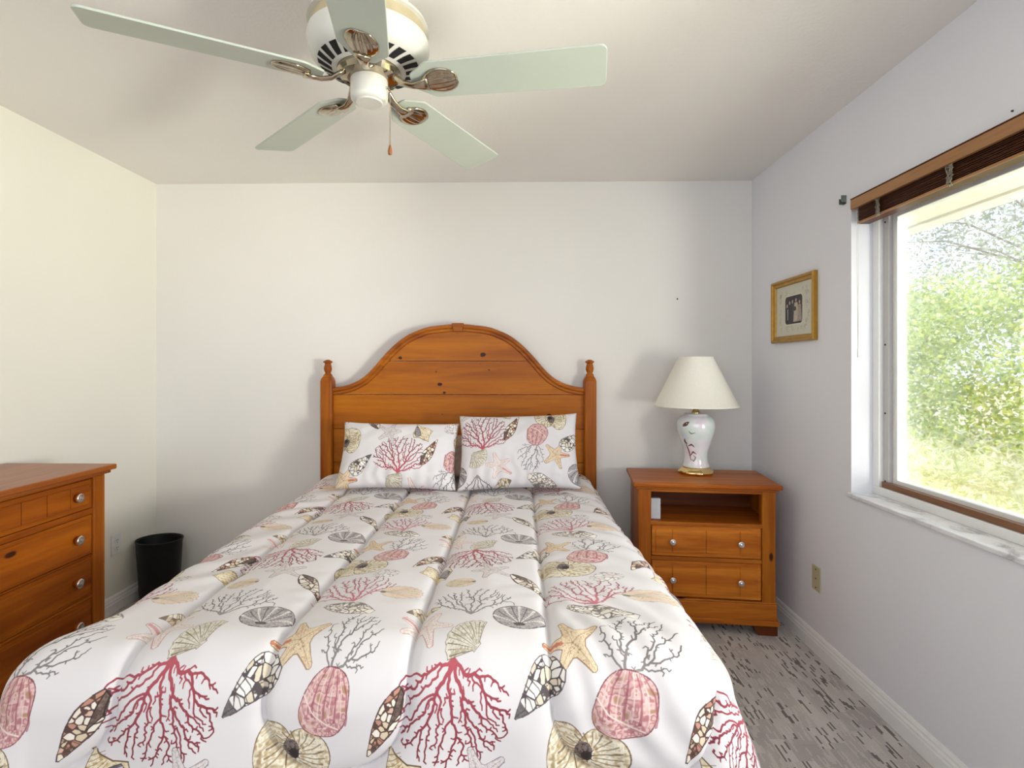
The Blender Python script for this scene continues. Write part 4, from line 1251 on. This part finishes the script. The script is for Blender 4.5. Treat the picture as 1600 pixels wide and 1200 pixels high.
def blade_bm():
    bm = bmesh.new()
    out = []
    def arc(cx, cy, r, a0, a1, n=6):
        for i in range(n + 1):
            a = math.radians(a0 + (a1 - a0) * i / n); out.append((cx + r * math.cos(a), cy + r * math.sin(a)))
    R0, R1, w0, w1 = 0.125, 0.665, 0.038, 0.073
    arc(R1 - .02, w1 - .02, .02, 90, 0); arc(R1 - .02, -w1 + .02, .02, 0, -90)
    arc(R0 + .065, -0.066 + .03, .03, -90, -135, 4); arc(R0 + .022, -w0 + .022, .022, -150, -180, 4)
    arc(R0 + .022, w0 - .022, .022, 180, 150, 4); arc(R0 + .065, 0.066 - .03, .03, 135, 90, 4)
    prism(bm, out, 0.0, 0.006, 'XY')
    return bm
def arm_bm():
    bm = bmesh.new()
    # curved strap from the flywheel, drooping then flattening under the blade
    pts = [(0.070, 0, 0.022), (0.085, 0, 0.012), (0.105, 0, -0.004), (0.130, 0, -0.012), (0.155, 0, -0.013), (0.175, 0, -0.012)]
    ws = [0.016, 0.014, 0.012, 0.012, 0.017, 0.024]
    sweep(bm, pts, lambda i, t: circ(ws[i], 0.0075 - 0.0015 * t, 14))
    # shell pad: fluted plate
    n, m = 22, 24; top = []; bot = []
    for i in range(n + 1):
        t = i / n; x = 0.160 + 0.098 * t
        w = 0.040 * math.sqrt(max(0.0, 1 - ((t - 0.52) / 0.50) ** 2)) + 0.004
        if t < 0.3: w = max(w, 0.018 + 0.05 * t)
        ra, rb = [], []
        for j in range(m + 1):
            v = 2 * j / m - 1
            thick = 0.0125 * math.sqrt(max(0, 1 - (v * 0.97) ** 2)) * (1 - 0.35 * t) * math.sqrt(max(0.04, 1 - max(0, (t - 0.6) / 0.42) ** 2))
            flute = 0.0022 * math.cos(v * PI * 5 + t * 2.2) * (1 - abs(v)) * (0.4 + t)
            ra.append(bm.verts.new((x, v * w, -0.0005))); rb.append(bm.verts.new((x, v * w, -0.001 - thick - flute * (thick / 0.0125))))
        top.append(ra); bot.append(rb)
    for i in range(n):
        for j in range(m):
            bm.faces.new((top[i][j], top[i][j + 1], top[i + 1][j + 1], top[i + 1][j])); bm.faces.new((bot[i][j], bot[i + 1][j], bot[i + 1][j + 1], bot[i][j + 1]))
        for j in (0, m): bm.faces.new((top[i][j], top[i + 1][j], bot[i + 1][j], bot[i][j]))
    for i in (0, n):
        for j in range(m): bm.faces.new((top[i][j], bot[i][j], bot[i][j + 1], top[i][j + 1]))
    return bm
PH = -0.132
pitch = math.radians(-13)
b0 = obj('blade', blade_bm(), M['blade'], fan, bevel=0.0015)
a0 = obj('blade_arm', arm_bm(), M['fanmetal'], fan, smooth=True)
for k in range(5):
    b = b0 if k == 0 else b0.copy(); a = a0 if k == 0 else a0.copy()
    if k: COL.objects.link(b); COL.objects.link(a); b.parent = fan; a.parent = fan
    for o in (a, b):
        rot = Matrix.Rotation(PH + 2 * PI * k / 5, 3, 'Z') @ Matrix.Rotation(pitch, 3, 'X')
        o.rotation_euler = rot.to_euler()

# ------------------------------------------------------------------ blind
bl = thing('window_blind', 'raised wooden blind at the window head, tan valance over brown slats', 'blind', (XR + 0.018, 1.42, 2.0))
y0, y1 = WY0 - 1.42 + .004, WY1 - 1.42 - 0.026
bm = bmesh.new(); box(bm, -0.038, -0.022, y0, y1, -0.022, 0.018); box(bm, -0.022, 0.04, y1 - .010, y1, -0.022, 0.018)
obj('valance', bm, M['blindtan'], bl, bevel=0.002)
bm = bmesh.new(); box(bm, -0.039, 0.0, y0, y1, 0.0185, 0.0225); obj('valance_cap', bm, M['blinddark'], bl, bevel=0.001)
bm = bmesh.new(); box(bm, -0.021, 0.035, y0 + .01, y1 - .012, -0.018, 0.018); obj('headrail', bm, M['blinddark'], bl)
bm = bmesh.new()
for i in range(9):
    z = -0.024 - 0.0055 * i
    dx = 0.0015 * ((i * 7) % 3 - 1)
    box(bm, -0.020 + dx, 0.030 + dx, y0 + .012, y1 - .014, z - 0.0032, z)
obj('slats', bm, M['blinddark'], bl, bevel=0.0006, seg=1)
bm = bmesh.new(); box(bm, -0.016, 0.031, y0 + .012, y1 - .014, -0.084, -0.074); box(bm, -0.021, -0.016, y0 + .012, y1 - .014, -0.085, -0.076, 1); obj('bottom_bar', bm, [M['blinddark'], M['blindtan']], bl, bevel=0.001)
def cord_bundle(yy, w, seed, name='cord_bundle'):
    r = random.Random(seed); bm = bmesh.new()
    for k in range(12):
        pts = []
        x0 = -0.024 - r.random() * 0.006
        for i in range(6):
            pts.append((x0 + r.uniform(-.004, .002), yy + r.uniform(-w, w), -0.02 - 0.066 * i / 5 + r.uniform(-.006, .006)))
        tube(bm, pts, 0.0018, 5)
    obj(name, bm, M['cordg'], bl, smooth=True)['label'] = 'tangled lift cords'
cord_bundle(1.565 + 0.555 - 1.42 - .0, 0.011, 1)
cord_bundle(1.77 - 1.42, 0.013, 2)
bm = bmesh.new()
for dy in (0, 0.008):
    tube(bm, [(-0.026, WY1 - 1.42 - .050 - dy, -0.02), (-0.026, WY1 - 1.42 - .052 - dy, -0.30), (-0.024, WY1 - 1.42 - .056, -0.60)], 0.0011, 6)
lathe(bm, [(0.0, -0.592), (0.003, -0.598), (0.0035, -0.63), (0.0, -0.634)], 10, (-0.024, WY1 - 1.42 - .056, 0))
obj('tilt_cord', bm, M['cordw'], bl, smooth=True)

# ------------------------------------------------------------------ things on the walls
PICW, PICH = 0.425, 0.325
def photo_mat():
    cv = Canvas(420, 320, 0.42, 0.32, (206, 204, 186), wrap=False)
    r = random.Random(4)
    for k in range(46):                                # printed scroll border
        side = k % 4; u = r.random()
        if side < 2: px, py = 0.045 + 0.33 * u, (0.05 if side else 0.27) + r.uniform(-.012, .012)
        else: px, py = (0.058 if side == 2 else 0.362) + r.uniform(-.014, .014), 0.05 + 0.22 * u
        a = r.uniform(0, 2 * PI); s = r.uniform(0.010, 0.018)
        cv.stroke([(px + s * (t / 7) * math.cos(a + t * .7), py + s * (t / 7) * math.sin(a + t * .7)) for t in range(1, 9)], 0.0028, 0.0015, (132, 134, 122), 0.75, local=False)
    def rr(x0, x1, y0, y1, c, n=6):
        o = []
        for cx, cy, a0 in ((x1 - c, y1 - c, 0), (x0 + c, y1 - c, 90), (x0 + c, y0 + c, 180), (x1 - c, y0 + c, 270)):
            for i in range(n + 1):
                a = math.radians(a0 + 90 * i / n); o.append((cx + c * math.cos(a), cy + c * math.sin(a)))
        return o
    cv.at(0, 0)
    cv.fill(rr(0.106, 0.314, 0.068, 0.252, 0.024), [(228, 226, 212)] * 2)
    cv.fill(rr(0.111, 0.309, 0.073, 0.247, 0.022), [(40, 32, 34), (66, 56, 56)], 1, 60, 3)
    # group of small figures: three in dark suits, two in pale dresses
    for x, top, dress, col in ((0.135, 0.205, 0.018, (28, 26, 30)), (0.165, 0.222, 0.020, (44, 44, 48)), (0.198, 0.226, 0.022, (58, 54, 54)), (0.238, 0.232, 0.030, (178, 164, 150)), (0.278, 0.216, 0.026, (150, 136, 122))):
        cv.fill([(x - dress * .6, top - 0.03), (x + dress * .6, top - 0.03), (x + dress, 0.085), (x - dress, 0.085)], [col, [min(255, c * 1.15) for c in col]], 1, 120, 2)
        cv.fill(ellipse(0.009, 0.012, 16, x, top - 0.016), [(176, 158, 142)] * 2)
    cv.stroke([(0.142, 0.165), (0.142, 0.10)], 0.008, 0.005, (210, 204, 198), 1, local=False)
    cv.fill(ellipse(0.014, 0.014, 16, 0.226, 0.165), [(48, 40, 42), (80, 66, 66)], 1, 200, 2)
    out = np.ones((cv.m, cv.n, 4), np.float32); out[..., :3] = np.clip(cv.img, 0, 1)
    im = bpy.data.images.new('old_group_photo', cv.n, cv.m); im.pixels.foreach_set(out.ravel()); im.update(); im.pack()
    k = NT('matted_photo'); t = k.n('ShaderNodeTexImage'); t.image = im; t.extension = 'EXTEND'
    k.l(k.n('ShaderNodeTexCoord').outputs['UV'], t.inputs[0]); k.l(t.outputs[0], k.b.inputs['Base Color'])
    k.b.inputs['Roughness'].default_value = 0.5
    return k.m
pic = thing('picture_frame', 'small gilt-framed vintage group photograph hanging on the right wall', 'picture', (XR, 2.765, 1.455))
pic.rotation_euler = (0, math.radians(0), 0)
bm = bmesh.new()
w2, h2 = PICW / 2, PICH
prof = [(0, 0), (0, 0.018), (0.006, 0.024), (0.014, 0.022), (0.018, 0.016), (0.030, 0.013), (0.034, 0.007), (0.034, 0)]   # (inset, height off the wall)
rings = []
for cyy, czz, sy, sz in ((-w2, 0, 1, 1), (w2, 0, -1, 1), (w2, h2, -1, -1), (-w2, h2, 1, -1)):
    rings.append([bm.verts.new((-0.001 - hgt, cyy + sy * ins, czz + sz * ins)) for ins, hgt in prof])
for i in range(4):
    a, b = rings[i], rings[(i + 1) % 4]
    for k in range(len(prof)): bm.faces.new((a[k], a[(k + 1) % len(prof)], b[(k + 1) % len(prof)], b[k]))
obj('frame', bm, M['gold'], pic)
ins = 0.032
P = np.array([[(-0.0065, w2 - ins, ins), (-0.0065, -w2 + ins, ins)], [(-0.0065, w2 - ins, h2 - ins), (-0.0065, -w2 + ins, h2 - ins)]])
UV = np.array([[(0, 0), (1, 0)], [(0, 1), (1, 1)]], float)
ph = grid_mesh('photograph', P, UV, photo_mat(), pic, smooth=False)
ph.modifiers.new('thick', 'SOLIDIFY').thickness = 0.003

def outlet(loc, side, label, mat, duplex):
    t = thing('wall_outlet' if duplex else 'wall_plate', label, 'outlet' if duplex else 'wall plate', loc)
    s = -side                                          # direction into the room along X
    bm = bmesh.new(); x0, x1 = sorted((0, s * 0.006)); box(bm, x0, x1, -0.036, 0.036, -0.058, 0.058)
    obj('plate', bm, mat, t, bevel=0.003)
    if duplex:
        for z in (-0.02, 0.02):
            bm2 = bmesh.new()
            lathe(bm2, [(0.017, s * 0.004), (0.0165, s * 0.0085), (0, s * 0.0085)], 24, (0, 0, z), axis='X')
            so = obj('socket', bm2, mat, t)
            for dy, hh in ((-0.006, 0.008), (0.006, 0.007)):
                a, b = sorted((s * 0.008, s * 0.0092))
                obj('slot', newbox(a, b, dy - 0.0014, dy + 0.0014, z - hh / 2 + .003, z + hh / 2 + .003), M['dark'], so)
            bm2 = bmesh.new()
            lathe(bm2, [(0.0025, s * 0.008), (0.0025, s * 0.0092), (0, s * 0.0092)], 10, (0, 0, z - 0.009), axis='X')
            obj('slot', bm2, M['dark'], so)
    else:
        for z, r in ((-0.042, 0.0035), (0, 0.0035), (0.042, 0.0035)):
            bm2 = bmesh.new(); lathe(bm2, [(r, s * 0.005), (r, s * 0.0075), (0, s * 0.0075)], 12, (0, 0, z), axis='X')
            obj('screw', bm2, M['screw'], t)
outlet((XL, 2.935, 0.36), -1, 'white duplex outlet on the left wall beside the black bin', M['plate'], True)
outlet((XR, 2.56, 0.343), 1, 'beige wall plate low on the right wall past the nightstand', M['beige'], False)

def mark(name, label, cat, loc, axis, r, mat):
    bm = bmesh.new(); s = -1
    lathe(bm, [(r, 0), (r, s * 0.003), (r * 0.6, s * 0.005), (0, s * 0.0055)], 12, axis=axis)
    o = obj(name, bm, mat); o.location = loc; tag(o, label, cat)
mark('wall_nail', 'tiny dark nail in the back wall above the lamp', 'nail', (0.95, YB, 1.735), 'Y', 0.0045, M['screw'])
mark('wall_screw', 'tiny dark screw high on the right wall above the blind', 'screw', (XR, 1.556, 2.05), 'X', 0.003, M['screw'])
t = thing('wall_bracket', 'small grey metal bracket on the right wall left of the blind', 'bracket', (XR, 2.345, 2.04))
bm = bmesh.new(); box(bm, -0.003, 0, -0.012, 0.012, -0.018, 0.018); box(bm, -0.022, -0.003, -0.012, -0.009, -0.012, 0.018); box(bm, -0.022, -0.003, 0.004, 0.007, -0.018, 0.006)
obj('plate', bm, M['steel'], t, bevel=0.001)
bm = bmesh.new(); lathe(bm, [(0.004, -0.002), (0.004, -0.006), (0, -0.007)], 10, axis='X'); obj('screw', bm, M['screw'], t)

# ------------------------------------------------------------------ waste bin
bm = bmesh.new()
prof = [(0.098, 0.0), (0.101, 0.004), (0.120, 0.335), (0.124, 0.339), (0.124, 0.346), (0.120, 0.346), (0.117, 0.335), (0.097, 0.008), (0.0, 0.008)]
lathe(bm, prof, 56, sx=1.0, sy=0.86)
o = obj('waste_bin', bm, M['black'], smooth=True); o.location = (-2.055, 3.08, 0.0)
tag(o, 'black plastic waste bin in the corner left of the bed', 'bin')
